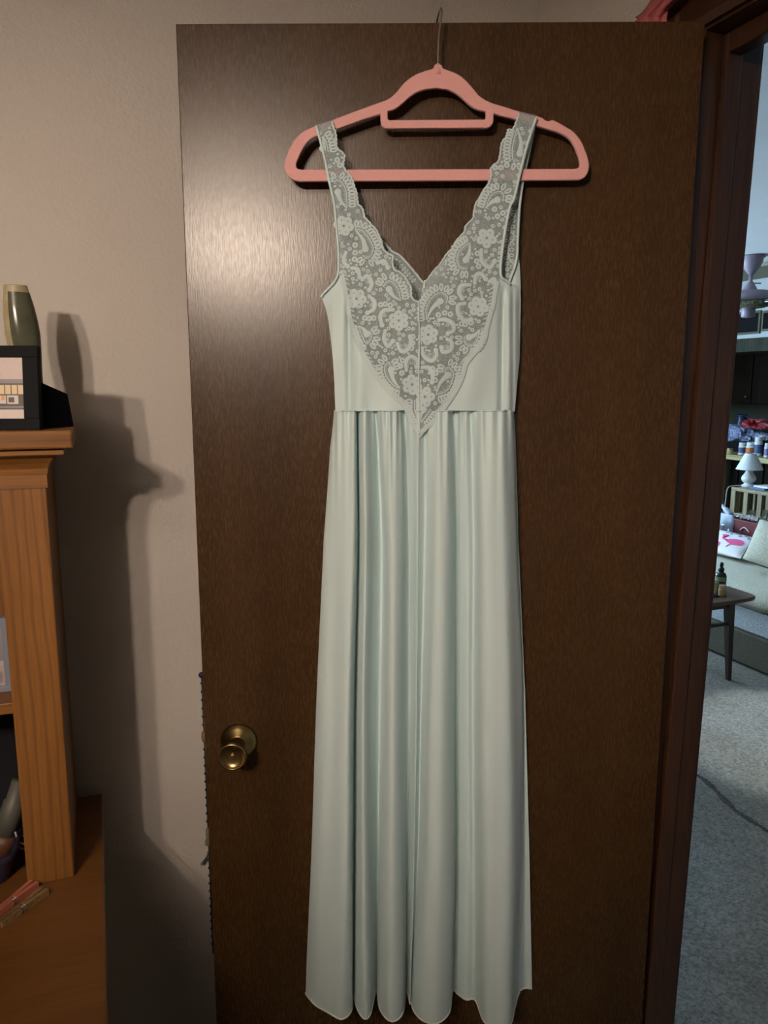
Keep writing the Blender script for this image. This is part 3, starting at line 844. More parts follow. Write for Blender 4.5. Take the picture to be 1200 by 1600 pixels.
# skirt: control columns traced at six heights, folds with real depth
ROWS = [645, 700, 850, 1100, 1350, 1560]
COLS = [  # px at the six rows, depth at waist, depth at hem (cm in front of the door)
    ((523, 517, 508, 497, 489, 480), 1.6, 0.9),
    ((522, 516, 506, 495, 487, 478), 2.4, 1.5),
    ((527, 522, 516, 506, 498, 489), 3.2, 3.4),
    ((535, 532, 530, 522, 514, 505), 3.8, 4.9),
    ((546, 545, 544, 536, 530, 522), 4.4, 6.3),
    ((552, 552, 552, 545, 543, 536), 4.6, 6.7),
    ((556, 556, 556, 550, 549, 549), 4.3, 5.2),
    ((558, 559, 560, 555, 553, 552), 2.7, 1.2),
    ((562, 562, 564, 560, 559, 557), 3.9, 4.4),
    ((568, 568, 570, 566, 566, 568), 4.8, 6.6),
    ((575, 575, 576, 572, 574, 578), 4.7, 6.0),
    ((582, 584, 586, 582, 583, 584), 3.6, 2.8),
    ((587, 591, 597, 594, 591, 589), 2.9, 0.8),
    ((591, 597, 602, 601, 596, 593), 4.5, 4.6),
    ((602, 607, 610, 609, 607, 606), 5.2, 6.9),
    ((614, 618, 620, 618, 618, 620), 5.1, 7.1),
    ((624, 627, 629, 627, 628, 630), 4.5, 5.4),
    ((630, 634, 637, 637, 635, 634), 3.0, 1.2),
    ((641, 643, 645, 644, 641, 638), 3.6, 2.0),
    ((655, 654, 653, 651, 647, 641), 4.6, 3.6),
    ((664, 664, 663, 658, 653, 642), 4.0, 2.2),
    ((670, 671, 671, 665, 659, 646), 4.0, 4.9),
    ((682, 682, 681, 674, 670, 661), 4.9, 7.3),
    ((696, 696, 695, 692, 690, 684), 5.2, 7.6),
    ((703, 704, 705, 704, 705, 702), 4.7, 5.6),
    ((708, 710, 712, 711, 711, 707), 2.7, 0.9),
    ((715, 717, 720, 719, 719, 716), 3.4, 1.5),
    ((726, 729, 732, 731, 732, 729), 4.2, 2.8),
    ((738, 739, 741, 740, 742, 743), 3.3, 3.0),
    ((748, 750, 752, 753, 754, 756), 4.4, 7.2),
    ((764, 767, 768, 774, 773, 777), 4.7, 8.6),
    ((783, 786, 789, 796, 799, 797), 4.3, 8.0),
    ((796, 799, 803, 809, 811, 804), 3.2, 4.6),
    ((801, 804, 808, 816, 815, 808), 2.2, 2.4),
    ((802, 804, 808, 817, 818, 812), 1.4, 1.0)]
ZW = atY(655, 642, DY - 0.05).z - CZ
ZH = atY(675, 1597, DY - 0.075).z - CZ
ZR = [atY(655, py, DY - 0.05).z - CZ for py in ROWS[:-1]] + [ZH]
ZR[0] = ZW
def skirt_front(nrow=150, nu=12):
    rows = []; hem = []
    for i in range(nrow + 1):
        t = (i / nrow)
        z = ZW + (ZH - ZW) * t
        k = 0
        while k < 4 and z < ZR[k + 1]: k += 1
        lt = (z - ZR[k]) / (ZR[k + 1] - ZR[k])
        ct = []
        for ci, (pxs, dw, dh) in enumerate(COLS):
            p0 = pxs[max(k - 1, 0)]; p1 = pxs[k]; p2 = pxs[k + 1]; p3 = pxs[min(k + 2, 5)]
            l2 = lt * lt; l3 = l2 * lt
            px = 0.5 * (2 * p1 + (p2 - p0) * lt + (2 * p0 - 5 * p1 + 4 * p2 - p3) * l2 + (3 * p1 - p0 - 3 * p2 + p3) * l3)
            d = dw + (dh - dw) * (t ** 0.50)
            ct.append((px, d / 100))
        line = catmull(ct, nu)
        pts = []
        gath = math.exp(-t * 17)
        for j, (px, d) in enumerate(line):
            ed = min(1.0, j / 30, (len(line) - 1 - j) / 30)
            d += ed * (gath * 0.0030 * math.sin(px * 0.50 + 2.4 * math.sin(px * 0.061)) + 0.0011 * math.sin(px * 0.17 + z * 2.2 + 1.3 * math.sin(z * 4)) * (1 - gath))
            d += 0.009 * g(px, 655, 26) * math.exp(-t * 10)
            if t < 0.03: d -= 0.003 * (1 - t / 0.03) * ed
            pts.append(xz(px, DY - max(d, 0.004), z))
        rows.append(pts)
    return rows
rows = skirt_front()
m = MB(); m.grid(rows)
sk = m.build('skirt_front', 'satin', gown, smooth=True)
m = MB(); m.tube([p + NRM * 0.0006 for p in rows[-1][::2]], 0.0013, 6)
m.build('hem', 'hem_thread', gown, smooth=True)
m = MB(); m.tube([p + NRM * 0.0012 for p in rows[0][26:-30:4]], 0.0012, 6)
m.build('waist_seam', 'binding', gown, smooth=True)
m = MB(); js = 19 * 12
m.tube([r[js] + NRM * 0.0006 for r in rows[6:]], 0.0008, 6)
m.build('skirt_seam', 'binding', gown, smooth=True)
brow = []
BL = [(ZW, 527), (ZR[2], 512), (ZR[3], 502), (ZR[4], 494), (ZH, 486)][::-1]
BR = [(ZW, 803), (ZR[1], 806), (ZR[2], 810), (ZR[3], 820.5), (ZR[4], 827), (ZH, 831.5)][::-1]
for i in range(71):
    t = i / 70; z = ZW + (ZH + 0.004 - ZW) * t
    a = interp(BL, z); b = interp(BR, z)
    brow.append([xz(a + (b - a) * k / 160, DY - 0.010 - 0.004 * t * math.sin(k * 0.22 + 1.0) - 0.002 * t * math.sin(k * 0.6), z) for k in range(161)])
m = MB(); m.grid(brow); m.build('skirt_back', 'satin', gown, smooth=True)
m = MB(); m.tube([p + NRM * 0.0004 for p in brow[-1][::2]], 0.0013, 6); m.build('hem', 'hem_thread', gown, smooth=True)

# ------------------------------------------------------------------ desk with hutch
DT = 0.75; DX = -0.028
desk = thing('desk', (-0.6, 1.1, 0), 'brown oak desk against the wall left of the door', 'desk')
m = MB(); m.box((-1.25, 0.62, DT - 0.028), (DX, DR - 0.004, DT)); m.build('desk_top', 'desk_oak', desk, bevel=0.003)
m = MB(); m.box((DX - 0.05, 0.68, 0), (DX - 0.028, DR - 0.02, DT - 0.028)); m.build('side_panel', 'desk_oak', desk)
m = MB(); m.box((-1.23, 0.68, 0), (-1.208, DR - 0.02, DT - 0.028)); m.build('side_panel', 'desk_oak', desk)
m = MB(); m.box((-1.208, DR - 0.04, 0.12), (DX - 0.05, DR - 0.022, DT - 0.028)); m.build('back_panel', 'desk_oak', desk)
hut = thing('desk_hutch', (-0.6, 1.33, DT), 'golden oak shelf hutch with moulded cornice standing on the desk', 'hutch')
HF, HX = 1.207, -0.072; HTOP = 1.456
HXL = -1.18
m = MB(); m.box((HX - 0.068, HF, DT), (HX, HF + 0.02, 1.40)); m.build('front_stile', 'oak_upright', hut, bevel=0.002)
m = MB(); m.box((HX - 0.019, HF + 0.02, DT), (HX - 0.001, DR - 0.006, 1.40)); m.build('side_panel', 'oak_upright', hut)
m = MB(); m.box((HXL, HF, DT), (HXL + 0.066, HF + 0.02, 1.40)); m.build('front_stile', 'oak_upright', hut, bevel=0.002)
m = MB(); m.box((HXL + 0.001, HF + 0.02, DT), (HXL + 0.019, DR - 0.006, 1.40)); m.build('side_panel', 'oak_upright', hut)
m = MB(); m.box((HXL + 0.019, DR - 0.014, DT), (HX - 0.019, DR - 0.006, 1.40)); m.build('back_board', 'oak_upright', hut)
m = MB(); m.box((HXL, HF - 0.002, 1.372), (HX + 0.002, HF + 0.02, 1.402)); m.build('top_rail', 'oak_board', hut)
# cornice: cove, fillet and top board running round the front and right side
def mould(prof, name):
    mm = MB(); rws = []
    for (o, z) in prof:
        rws.append([(HXL - o, HF - o, z), (HX + o, HF - o, z), (HX + o, DR - 0.006, z)])
    n = len(rws)
    mm.grid(rws)
    mm.grid([[(HXL - prof[0][0], DR - 0.006, prof[0][1]), rws[0][0]], [(HXL - prof[-1][0], DR - 0.006, prof[-1][1]), rws[-1][0]]])
    top = rws[-1]; bot = rws[0]
    mm.add([top[0], top[1], top[2], (HXL - prof[-1][0], DR - 0.006, prof[-1][1])], [(0, 1, 2, 3)])
    mm.add([bot[0], bot[1], bot[2], (HXL - prof[0][0], DR - 0.006, prof[0][1])], [(3, 2, 1, 0)])
    return mm.build(name, 'oak_board', hut)
mould([(0.003, 1.392), (0.004, 1.400), (0.007, 1.408), (0.013, 1.416), (0.020, 1.4205)], 'cove_moulding')
mould([(0.026, 1.4205), (0.0275, 1.422), (0.0275, 1.4275), (0.026, 1.429)], 'cornice_fillet')
m = MB(); m.box((HXL - 0.036, HF - 0.038, 1.4305), (HX + 0.041, DR - 0.006, HTOP)); m.build('cornice_top', 'oak_board', hut, bevel=0.003)
SHZ = 1.005
sh_z = atR(15, 1092, HF + 0.02).z
m = MB(); m.box((HXL + 0.019, HF + 0.004, sh_z - 0.018), (HX - 0.019, DR - 0.014, sh_z)); m.build('shelf', 'oak_board', hut, bevel=0.002)

# frame on top of the hutch
fb = atR(62, 668, 1.19); fb.z = HTOP
fx = Vector((0.955, 0.28, 0)).normalized(); fx = (Vector((cP, -sP, 0)) * 0.85 + Vector((1, 0, 0)) * 0.15).normalized()
fn = Vector((fx.y, -fx.x, 0))
lean = (UP - fn * 0.10).normalized()
FH = 0.137; FWd = 0.19; ST = 0.0245
pf = thing('photo_frame', fb - fx * FWd / 2, 'black photo frame with an interior photograph on top of the hutch', 'photo frame')
def fp(u, v, w=0.0): return fb + UP * 0.0005 - fx * FWd + fx * u + lean * v * 0.858 + lean.cross(fx).normalized() * w * (1 if lean.cross(fx).dot(fn) > 0 else -1)
def fbox(u0, v0, u1, v1, w0, w1): 
    return MB().hexa([fp(u0, v0, w0), fp(u1, v0, w0), fp(u1, v0, w1), fp(u0, v0, w1), fp(u0, v1, w0), fp(u1, v1, w0), fp(u1, v1, w1), fp(u0, v1, w1)])
for a in ((0, 0, FWd, 0.0185), (0, FH - 0.0185, FWd, FH), (0, 0.0185, 0.0185, FH - 0.0185), (FWd - 0.0215, 0.0185, FWd, FH - 0.0185)):
    fbox(a[0], a[1], a[2], a[3], -0.012, 0.0).build('frame_bar', 'frame_black', pf, bevel=0.0008)
fbox(0.002, 0.002, FWd - 0.002, FH - 0.002, -0.015, -0.0115).build('backing', 'easel_black', pf)
pm = MB()
def pq(u0, v0, u1, v1, mi, w=-0.0040):
    pm.add([fp(u0, v0, w), fp(u1, v0, w), fp(u1, v1, w), fp(u0, v1, w)], [(0, 1, 2, 3)], mi)
PW = FWd - 0.0215; PHt = FH - 0.0185
pq(0.0185, 0.0185, PW, PHt, 0)
u1 = PW
pq(0.0185, 0.0185, u1, 0.0335, 1, -0.0038)
pq(0.0185, 0.0335, u1, 0.0362, 3, -0.0036); pq(0.0185, 0.0362, u1, 0.0388, 2, -0.0036)
pq(0.0185, 0.0388, u1, 0.076, 3, -0.0037)
pq(u1 - 0.0375, 0.0388, u1 - 0.035, 0.076, 1, -0.0034)
for i in range(5):
    a = u1 - 0.034 + i * 0.0088 - 0.0005
    if a + 0.0075 < u1: pq(a, 0.0585, a + 0.0075, 0.0735, 4, -0.0034)
pq(u1 - 0.034, 0.043, u1 - 0.025, 0.0565, 1, -0.0034); pq(u1 - 0.0315, 0.0485, u1 - 0.0265, 0.0565, 5, -0.0032)
pq(u1 - 0.0235, 0.0425, u1 - 0.008, 0.0565, 1, -0.0034); pq(u1 - 0.0215, 0.045, u1 - 0.0135, 0.0535, 3, -0.0032)
pq(0.0185, 0.062, u1 - 0.040, 0.0645, 5, -0.0034); pq(0.05, 0.045, u1 - 0.045, 0.060, 2, -0.0034)
pq(0.0185, 0.076, u1, 0.0815, 2, -0.0036); pq(0.0185, 0.0815, u1, 0.0826, 6, -0.0035); pq(0.0185, 0.0765, u1, 0.0772, 6, -0.0034)
pq(0.09, 0.0895, u1 - 0.031, 0.0925, 5, -0.0036)
pm.build('photo_print', ['print_lilac', 'print_white', 'print_grey', 'print_dark', 'print_cream', 'print_orange', 'print_line'], pf)
m = MB()   # folding easel back
eb = fb - fn * 0.014
e_dir = (-fn * 0.95 + fx * 0.32).normalized()
q0 = fb + UP * 0.0005 - fn * 0.016 - fx * 0.003
m.prism([q0, q0 + e_dir * 0.070, q0 + e_dir * 0.060 + UP * 0.049, q0 + UP * 0.066 - fn * 0.008], fx * -0.003)
m.build('easel_stand', 'easel_black', pf)

# slab-sided stoneware vase behind the frame
vb = atR(49, 560, 1.345); vb.z = HTOP
vase = thing('vase', vb, 'olive green stoneware vase with tan rim behind the photo frame', 'vase')
vh = atR(28, 446, 1.345).z - HTOP
vax = UP; vlean = Vector((-0.07, 0, 0))
prof = [(0.0, 0.0), (0.020, 0.0), (0.0200, 0.02 * vh / 0.15), (0.0225, vh * 0.35), (0.0275, vh * 0.56), (0.0292, vh * 0.68), (0.0265, vh * 0.83), (0.0215, vh * 0.95), (0.0195, vh)]
pd = catmull([(a * 0.85, b) for a, b in prof[1:]], 5)
m = MB(); m.lathe(vb, pd + [(0.0140, vh), (0.0145, vh - 0.01), (0.016, vh * 0.8), (0.014, vh * 0.3), (0.001, vh * 0.28)], vax, 40, 0.72, vlean)
m.build('vase_body', 'stoneware_rim', vase, smooth=True)
m = MB(); aim = math.atan2(-1.0, 0.38)
m.lathe(vb, [(r + 0.0006, h) for r, h in pd if h < vh * 0.955] , vax, 30, 0.72, vlean, a0=aim - 1.0, a1=aim + 1.75)
m.build('glazed_front', 'stoneware_glaze', vase, smooth=True)

# grey framed picture on the hutch shelf, half hidden by the stile
gx = atR(17, 1078, HF + 0.05); gx.z = sh_z
gfr = thing('photo_frame', gx + Vector((-0.06, 0, 0)), 'blue-grey photo frame on the hutch shelf beside the oak stile', 'photo frame')
gh = atR(9, 966, HF + 0.06).z - sh_z
gl = Vector((0, 0.10, 1)).normalized()
GX0, GX1 = gx.x - 0.135, gx.x + 0.003
def gbox(x0, x1, h0, h1, w0, w1):
    p = []
    for h in (h0, h1):
        for (x, w) in ((x0, w0), (x1, w0), (x1, w1), (x0, w1)):
            p.append(Vector((x, gx.y + w, sh_z + 0.0005)) + gl * h)
    return MB().hexa(p)
for a in ((GX0, GX1, 0, 0.009), (GX0, GX1, gh - 0.009, gh), (GX0, GX0 + 0.010, 0.009, gh - 0.009), (GX1 - 0.010, GX1, 0.009, gh - 0.009)):
    gbox(a[0], a[1], a[2], a[3], 0, 0.012).build('frame_bar', 'frame_blue', gfr, bevel=0.001)
pmb = MB(); mm = gbox(GX0 + 0.008, GX1 - 0.008, 0.007, gh - 0.007, 0.006, 0.010)
pmb.v, pmb.f, pmb.m = mm.v, mm.f, [0] * len(mm.f)
def gq(x0, x1, h0, h1, mi):
    p = [Vector((x, gx.y + 0.0054, sh_z)) + gl * h for x, h in ((x0, h0), (x1, h0), (x1, h1), (x0, h1))]
    pmb.add(p, [(0, 1, 2, 3)], mi)
gq(GX0 + 0.01, GX1 - 0.011, 0.009, gh * 0.42, 1); gq(GX1 - 0.022, GX1 - 0.013, 0.014, gh * 0.28, 2); gq(GX1 - 0.05, GX1 - 0.03, gh * 0.3, gh * 0.38, 2); gq(GX1 - 0.03, GX1 - 0.012, gh * 0.36, gh * 0.40, 2)
pmb.build('photo_print', ['print_grey', 'print_sepia', 'print_lilac'], gfr)

# things under the shelf
bk = atZ(20, 1385, DT); bk.z = DT
bas = thing('storage_basket', bk + Vector((-0.10, 0.05, 0)), 'dark navy plastic basket inside the hutch under the shelf', 'basket')
bc = Vector((-0.262, 1.292, DT + 0.0008))
BX, BY, BH = 0.105, 0.078, 0.042
m = MB()
def rrect(hx, hy, r, z, n=6):
    out = []
    for (sx, sy, a0) in ((1, 1, 0), (-1, 1, PI / 2), (-1, -1, PI), (1, -1, 1.5 * PI)):
        for k in range(n + 1):
            a = a0 + PI / 2 * k / n
            out.append(bc + Vector((sx * (hx - r) + math.cos(a) * r, sy * (hy - r) + math.sin(a) * r, z)))
    return out
rr = [rrect(BX - 0.012, BY - 0.012, 0.018, 0), rrect(BX, BY, 0.022, BH), rrect(BX + 0.004, BY + 0.004, 0.024, BH + 0.001), rrect(BX + 0.004, BY + 0.004, 0.024, BH + 0.006), rrect(BX - 0.004, BY - 0.004, 0.02, BH + 0.006), rrect(BX - 0.015, BY - 0.015, 0.017, 0.003)]
m.grid([r + [r[0]] for r in rr]); m.add(rr[0], [tuple(range(len(rr[0])))[::-1]]); m.add(rr[-1], [tuple(range(len(rr[-1])))])
m.build('basket_body', 'basket_navy', bas)
m = MB(); m.tube([rrect(BX + 0.002, BY + 0.002, 0.024, BH + 0.006)[k % 28] for k in range(29)], 0.0035, 6, cap=False)
m.build('basket_rim', 'basket_navy', bas, smooth=True)
tb = atR(9, 1304, 1.292); tt = atR(27, 1236, 1.298)
ax = (tt - tb)
kz = max(0.02, (tb.z - DT - 0.012) / ax.normalized().z)
tub = thing('cardboard_tube', tb, 'grey tube with a brown end leaning in the navy basket', 'tube')
m = MB(); m.lathe(tb, [(0.017, 0.0), (0.017, ax.length * 0.75), (0.014, ax.length * 0.8), (0.0125, ax.length * 1.25)], ax, 24); m.build('tube_body', 'tube_grey', tub, smooth=True)
m = MB(); m.lathe(tb, [(0.010, -kz), (0.0150, -kz + 0.002), (0.0180, -kz * 0.4), (0.0180, 0.002)], ax, 24); m.build('end_cap', 'tube_cap', tub, smooth=True)
m = MB(); m.box((-0.60, 1.428, DT + 0.0006), (HX - 0.022, 1.449, sh_z - 0.024))  # added black panel stands in for shade inside the lower compartment
tag(m.build('hutch_shade_panel', 'black_cloth', bevel=0.003), 'flat black panel added for the shade at the back of the hutch under the shelf', 'box')
cbp = [atR(24, 1300, 1.27), atR(28, 1312, 1.27), atR(36, 1318, 1.265), atR(44, 1316, 1.27), atR(40, 1308, 1.285), atR(30, 1306, 1.29), atR(26, 1318, 1.28), atR(34, 1326, 1.27), atR(44, 1324, 1.275)]
m = MB(); m.tube(catmull([tuple(p) for p in cbp], 6), 0.0016, 8)
tag(m.build('cable', 'cable_white', smooth=True), 'thin white coiled cable beside the oak stile over the navy basket', 'cable')

# clothespins on the desk
def peg(a, b, name, label, mn):
    A = atZ(a[0], a[1], DT + 0.006); B = atZ(b[0], b[1], DT + 0.006)
    A.z = B.z = DT; d = (B - A).normalized(); s = Vector((-d.y, d.x, 0)); L = (B - A).length
    pg = thing(name, (A + B) / 2, label, 'clothespin', 'clothespins on the desk')
    for sg in (-1, 1):
        mm = MB()
        pts = [(0.0, 0.0055 * sg), (L * 0.45, 0.0032 * sg), (L * 0.62, 0.0022 * sg), (L, 0.0022 * sg)]
        for i in range(3):
            (u0, w0), (u1, w1) = pts[i], pts[i + 1]
            hw = 0.0032
            p = []
            for z in (DT + 0.0006, DT + 0.0105):
                p += [A + d * u0 + s * (w0 - hw) + UP * (z - DT), A + d * u1 + s * (w1 - hw) + UP * (z - DT), A + d * u1 + s * (w1 + hw) + UP * (z - DT), A + d * u0 + s * (w0 + hw) + UP * (z - DT)]
            mm.hexa(p)
        mm.build('peg_arm', mn, pg)
    c = A + d * L * 0.55 + UP * 0.0055
    mm = MB(); mm.tube([c + s * 0.007 * math.cos(t * 0.8) + UP * 0.0065 * math.sin(t * 0.8) + d * (t - 8) * 0.0005 for t in range(17)], 0.0008, 6)
    mm.build('spring', 'spring', pg, smooth=True)
peg((54, 1380), (-12, 1432), 'clothespin', 'coral pink plastic clothespin lying on the desk by the oak stile', 'clip_coral')
peg((70, 1391), (0, 1444), 'clothespin', 'wooden clothespin lying on the desk in front of the coral one', 'clip_wood')

# ------------------------------------------------------------------ beaded strand behind the door edge
sp0 = atR(314.5, 1054, RB - 0.010)
strand = thing('beaded_strand', (sp0.x, RB - 0.006, sp0.z - 0.45), 'black beaded strand hung from a navy pin on the wall at the door edge', 'strand')
m = MB(); m.lathe((sp0.x, RB, sp0.z), [(0.0012, 0.0), (0.0012, 0.006), (0.0035, 0.0065), (0.0056, 0.010), (0.0060, 0.0125), (0.0052, 0.016), (0.003, 0.018), (0.0002, 0.0186)], (0, -1, 0), 20)
m.build('pin_head', 'bead_navy', strand, smooth=True)
m = MB(); bd = MB()
zz = sp0.z; sx = sp0.x + 0.0022
m.tube([(sx, RB - 0.006, zz), (sx + 0.0005, RB - 0.006, zz - 0.3), (sx + 0.0005, RB - 0.006, zz - 0.62)], 0.0026, 8)
m.build('cord', 'cord_black', strand, smooth=True)
for i in range(34):
    z = zz - 0.02 - i * 0.0175
    bd.lathe((sx - 0.0012, RB - 0.006, z), [(0.001, -0.003), (0.0032, -0.0012), (0.0032, 0.0012), (0.001, 0.003)], UP, 8)
bd.build('bead_row', 'cord_black', strand)['kind'] = 'stuff'
def strand_z(py): return atR(321, py, RB - 0.006).z
z = strand_z(1150)
m = MB(); m.lathe((sx - 0.001, RB - 0.007, z), [(0.002, -0.011), (0.005, -0.009), (0.006, 0.0), (0.005, 0.009), (0.002, 0.011)], UP, 16); m.build('wooden_bead', 'bead_wood', strand, smooth=True)
z = strand_z(1305)
m = MB(); m.lathe((sx - 0.001, RB - 0.007, z), [(0.002, 0.016), (0.005, 0.012), (0.0055, 0.0), (0.004, -0.006), (0.007, -0.012), (0.0075, -0.02), (0.003, -0.024)], UP, 16); m.build('wooden_bead', 'tassel', strand, smooth=True)
z = strand_z(1338)
for k in range(7):
    m = MB(); a = -0.010 - 0.0016 * k
    m.tube([(sx, RB - 0.007, z + 0.012), (sx + a * 0.4, RB - 0.009 - 0.0006 * k, z + 0.002), (sx + a, RB - 0.007 - 0.0008 * k, z - 0.012 - 0.0018 * (k % 3))], 0.0009, 5)
    m.build('tassel_thread', 'tassel', strand, smooth=True)

# pink felt cloth draped on the casing corner above the door
pl_ = inv([(1034, -46), (1026, -18), (1018, 0), (1012, 10), (1006, 18), (1000, 24), (995, 22), (991, 21), (992, 25), (998, 30), (990, 37)])
pr_ = inv([(1096, -46), (1074, -18), (1059, 0), (1050, 8), (1044, 16), (1042, 26), (1042, 37)])
pk = []
for i in range(25):
    yy = -46 + 83 * i / 24
    a, b = interp(pl_, yy), interp(pr_, yy)
    pk.append([atB(a + (b - a) * k / 14, yy, WB - 0.022 - 0.016 * math.sin(PI * k / 14) ** 0.7 - 0.004 * math.sin(k * 1.1 + i * 0.2)) for k in range(15)])
m = MB(); m.grid(pk)
pd_ = tag(m.build('felt_cloth', 'pink_felt', smooth=True, thick=0.003), 'pink felt cloth hanging beside the top corner of the door casing', 'cloth')

# ------------------------------------------------------------------ living room beyond the doorway
LB = 5.40                                           # face of the far bar wall and soffit
m = MB(); m.box((J2, -2.2, CE), (7.6, 7.0, CE + 0.1)); struct(m, 'ceiling', 'ceiling_paint', 'white textured living room ceiling seen through the doorway', 'ceiling')
RE = 6.90                                           # end wall with the window
m = MB()
m.box((J2, RE, 0), (7.6, RE + 0.1, 0.85)); m.box((J2, RE, 2.25), (7.6, RE + 0.1, CE)); m.box((J2, RE, 0.85), (1.30, RE + 0.1, 2.25)); m.box((3.10, RE, 0.85), (7.6, RE + 0.1, 2.25))
struct(m, 'wall_living_end', 'wall_paint', 'end wall of the living room with the daylight window', 'wall')
wf = thing('window_1', (2.2, RE, 0.85), 'white framed living room window letting in daylight', 'window', kind='structure')
for a, b in (((1.30, RE, 0.85), (3.10, RE + 0.05, 0.89)), ((1.30, RE, 2.21), (3.10, RE + 0.05, 2.25)), ((1.30, RE, 0.89), (1.34, RE + 0.05, 2.21)), ((3.06, RE, 0.89), (3.10, RE + 0.05, 2.21))):
    m = MB(); m.box(a, b); m.build('window_frame', 'window_frame', wf)
m = MB(); m.box((1.34, RE + 0.02, 0.89), (3.06, RE + 0.026, 2.21)); m.build('window_pane', 'window_glass', wf)
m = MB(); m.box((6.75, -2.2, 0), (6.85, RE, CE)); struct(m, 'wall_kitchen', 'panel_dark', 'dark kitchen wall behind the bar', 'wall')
m = MB(); m.box((WB, RB + 0.12, 0), (J2, RE, CE)); struct(m, 'wall_living_near', 'wall_paint', 'living room wall on the bedroom side', 'wall')
m = MB(); m.box((J2, -2.2, 0), (6.75, -2.1, CE)); struct(m, 'wall_living_front', 'wall_paint', 'living room wall at the near end', 'wall')
# soffit over the bar with an olive board along its foot
zs1 = atB(1180, 528, LB).z; zs0 = atB(1180, 549, LB).z
m = MB(); m.box((LB, 0.6, zs1), (LB + 0.5, RE, CE)); struct(m, 'wall_soffit', 'soffit_paint', 'pale blue-grey soffit above the kitchen bar', 'wall')
m = MB(); m.box((LB - 0.01, 0.6, zs0), (LB + 0.5, RE, zs1)); struct(m, 'trim_2', 'panel_olive', 'dark olive board along the foot of the soffit', 'trim')
m = MB(); m.box((LB - 0.55, 0.6, CE - 0.03), (LB, RE, CE)); struct(m, 'trim_3', 'beam_olive', 'olive ceiling board beside the soffit', 'trim')
# pictures on the soffit
def picture(c1, c2, label):
    p = atB(*c1, LB - 0.008); q = atB(*c2, LB - 0.008)
    y0, y1 = sorted((p.y, q.y)); z0, z1 = sorted((p.z, q.z))
    t = thing('wall_picture', (LB - 0.01, (y0 + y1) / 2, z0), label, 'picture', 'dark pictures on the soffit')
    f = 0.018
    for a, b in (((LB - 0.016, y0, z0), (LB - 0.0005, y1, z0 + f)), ((LB - 0.016, y0, z1 - f), (LB - 0.0005, y1, z1)), ((LB - 0.016, y0, z0 + f), (LB - 0.0005, y0 + f, z1 - f)), ((LB - 0.016, y1 - f, z0 + f), (LB - 0.0005, y1, z1 - f))):
        m = MB(); m.box(a, b); m.build('frame_bar', 'picture_frame', t)
    m = MB(); m.box((LB - 0.010, y0 + f, z0 + f), (LB - 0.0005, y1 - f, z1 - f)); m.build('canvas', 'picture_black', t)
picture((1150, 489), (1187, 521), 'dark picture on the soffit directly behind the ceiling fan')
picture((1192, 486), (1226, 515), 'dark picture on the soffit at the right edge of the view')

# ceiling fan
fc = atY(1175, 411, 5.8); fc.z = CE
fan_o = thing('ceiling_fan', fc, 'mauve-grey ceiling fan with pale blades in the living room', 'ceiling fan')
m = MB(); m.lathe(fc, [(0.085, 0.0), (0.088, -0.015), (0.076, -0.022), (0.072, -0.05), (0.062, -0.075), (0.045, -0.10), (0.022, -0.13), (0.016, -0.135)], UP, 32); m.build('canopy', 'fan_metal', fan_o, smooth=True)
m = MB(); m.tube([fc - UP * 0.12, fc - UP * 0.24], 0.014, 14); m.build('downrod', 'fan_metal', fan_o, smooth=True)
m = MB(); m.lathe(fc, [(0.020, -0.185), (0.024, -0.19), (0.052, -0.245), (0.056, -0.25)], UP, 24); m.build('coupling_cover', 'fan_metal', fan_o, smooth=True)
m = MB(); m.tube([fc + Vector((0.02, -0.02, -0.195)), fc + Vector((0.05, -0.05, -0.198))], 0.005, 8); m.build('set_screw', 'fan_metal', fan_o)
m = MB(); m.lathe(fc, [(0.05, -0.245), (0.13, -0.252), (0.165, -0.262), (0.168, -0.315), (0.150, -0.325)], UP, 36); m.build('motor_housing', 'fan_metal', fan_o, smooth=True)
m = MB(); m.lathe(fc, [(0.150, -0.325), (0.158, -0.33), (0.155, -0.355), (0.10, -0.37)], UP, 36); m.build('leaf_band', 'fan_leaf', fan_o, smooth=True)
m = MB(); m.lathe(fc, [(0.045, -0.365), (0.048, -0.372), (0.048, -0.43), (0.040, -0.437), (0.012, -0.44)], UP, 24); m.build('switch_housing', 'fan_metal', fan_o, smooth=True)
for k in range(5):
    a = math.radians(52 + 72 * k)
    d = Vector((math.cos(a), math.sin(a), 0)); s = Vector((-d.y, d.x, 0))
    m = MB(); tl = UP * 0.22 + s
    tl = tl.normalized(); nn = d.cross(tl)
    poly = []
    for u, w in ((0.20, 0.05), (0.30, 0.058), (0.52, 0.066), (0.575, 0.060), (0.60, 0.035), (0.60, -0.035), (0.575, -0.060), (0.52, -0.066), (0.30, -0.058), (0.20, -0.05)):
        poly.append(fc + d * u + tl * w - UP * 0.338)
    m.prism(poly, nn * 0.006); bl = m.build('blade', 'fan_blade', fan_o)
    m = MB(); m.prism([fc + d * 0.12 + s * 0.02 - UP * 0.332, fc + d * 0.24 + s * 0.035 - UP * 0.332, fc + d * 0.27 - UP * 0.332, fc + d * 0.24 - s * 0.035 - UP * 0.332, fc + d * 0.12 - s * 0.02 - UP * 0.332], UP * 0.006)
    b2 = m.build('blade_iron', 'fan_leaf', fan_o); b2.parent = bl

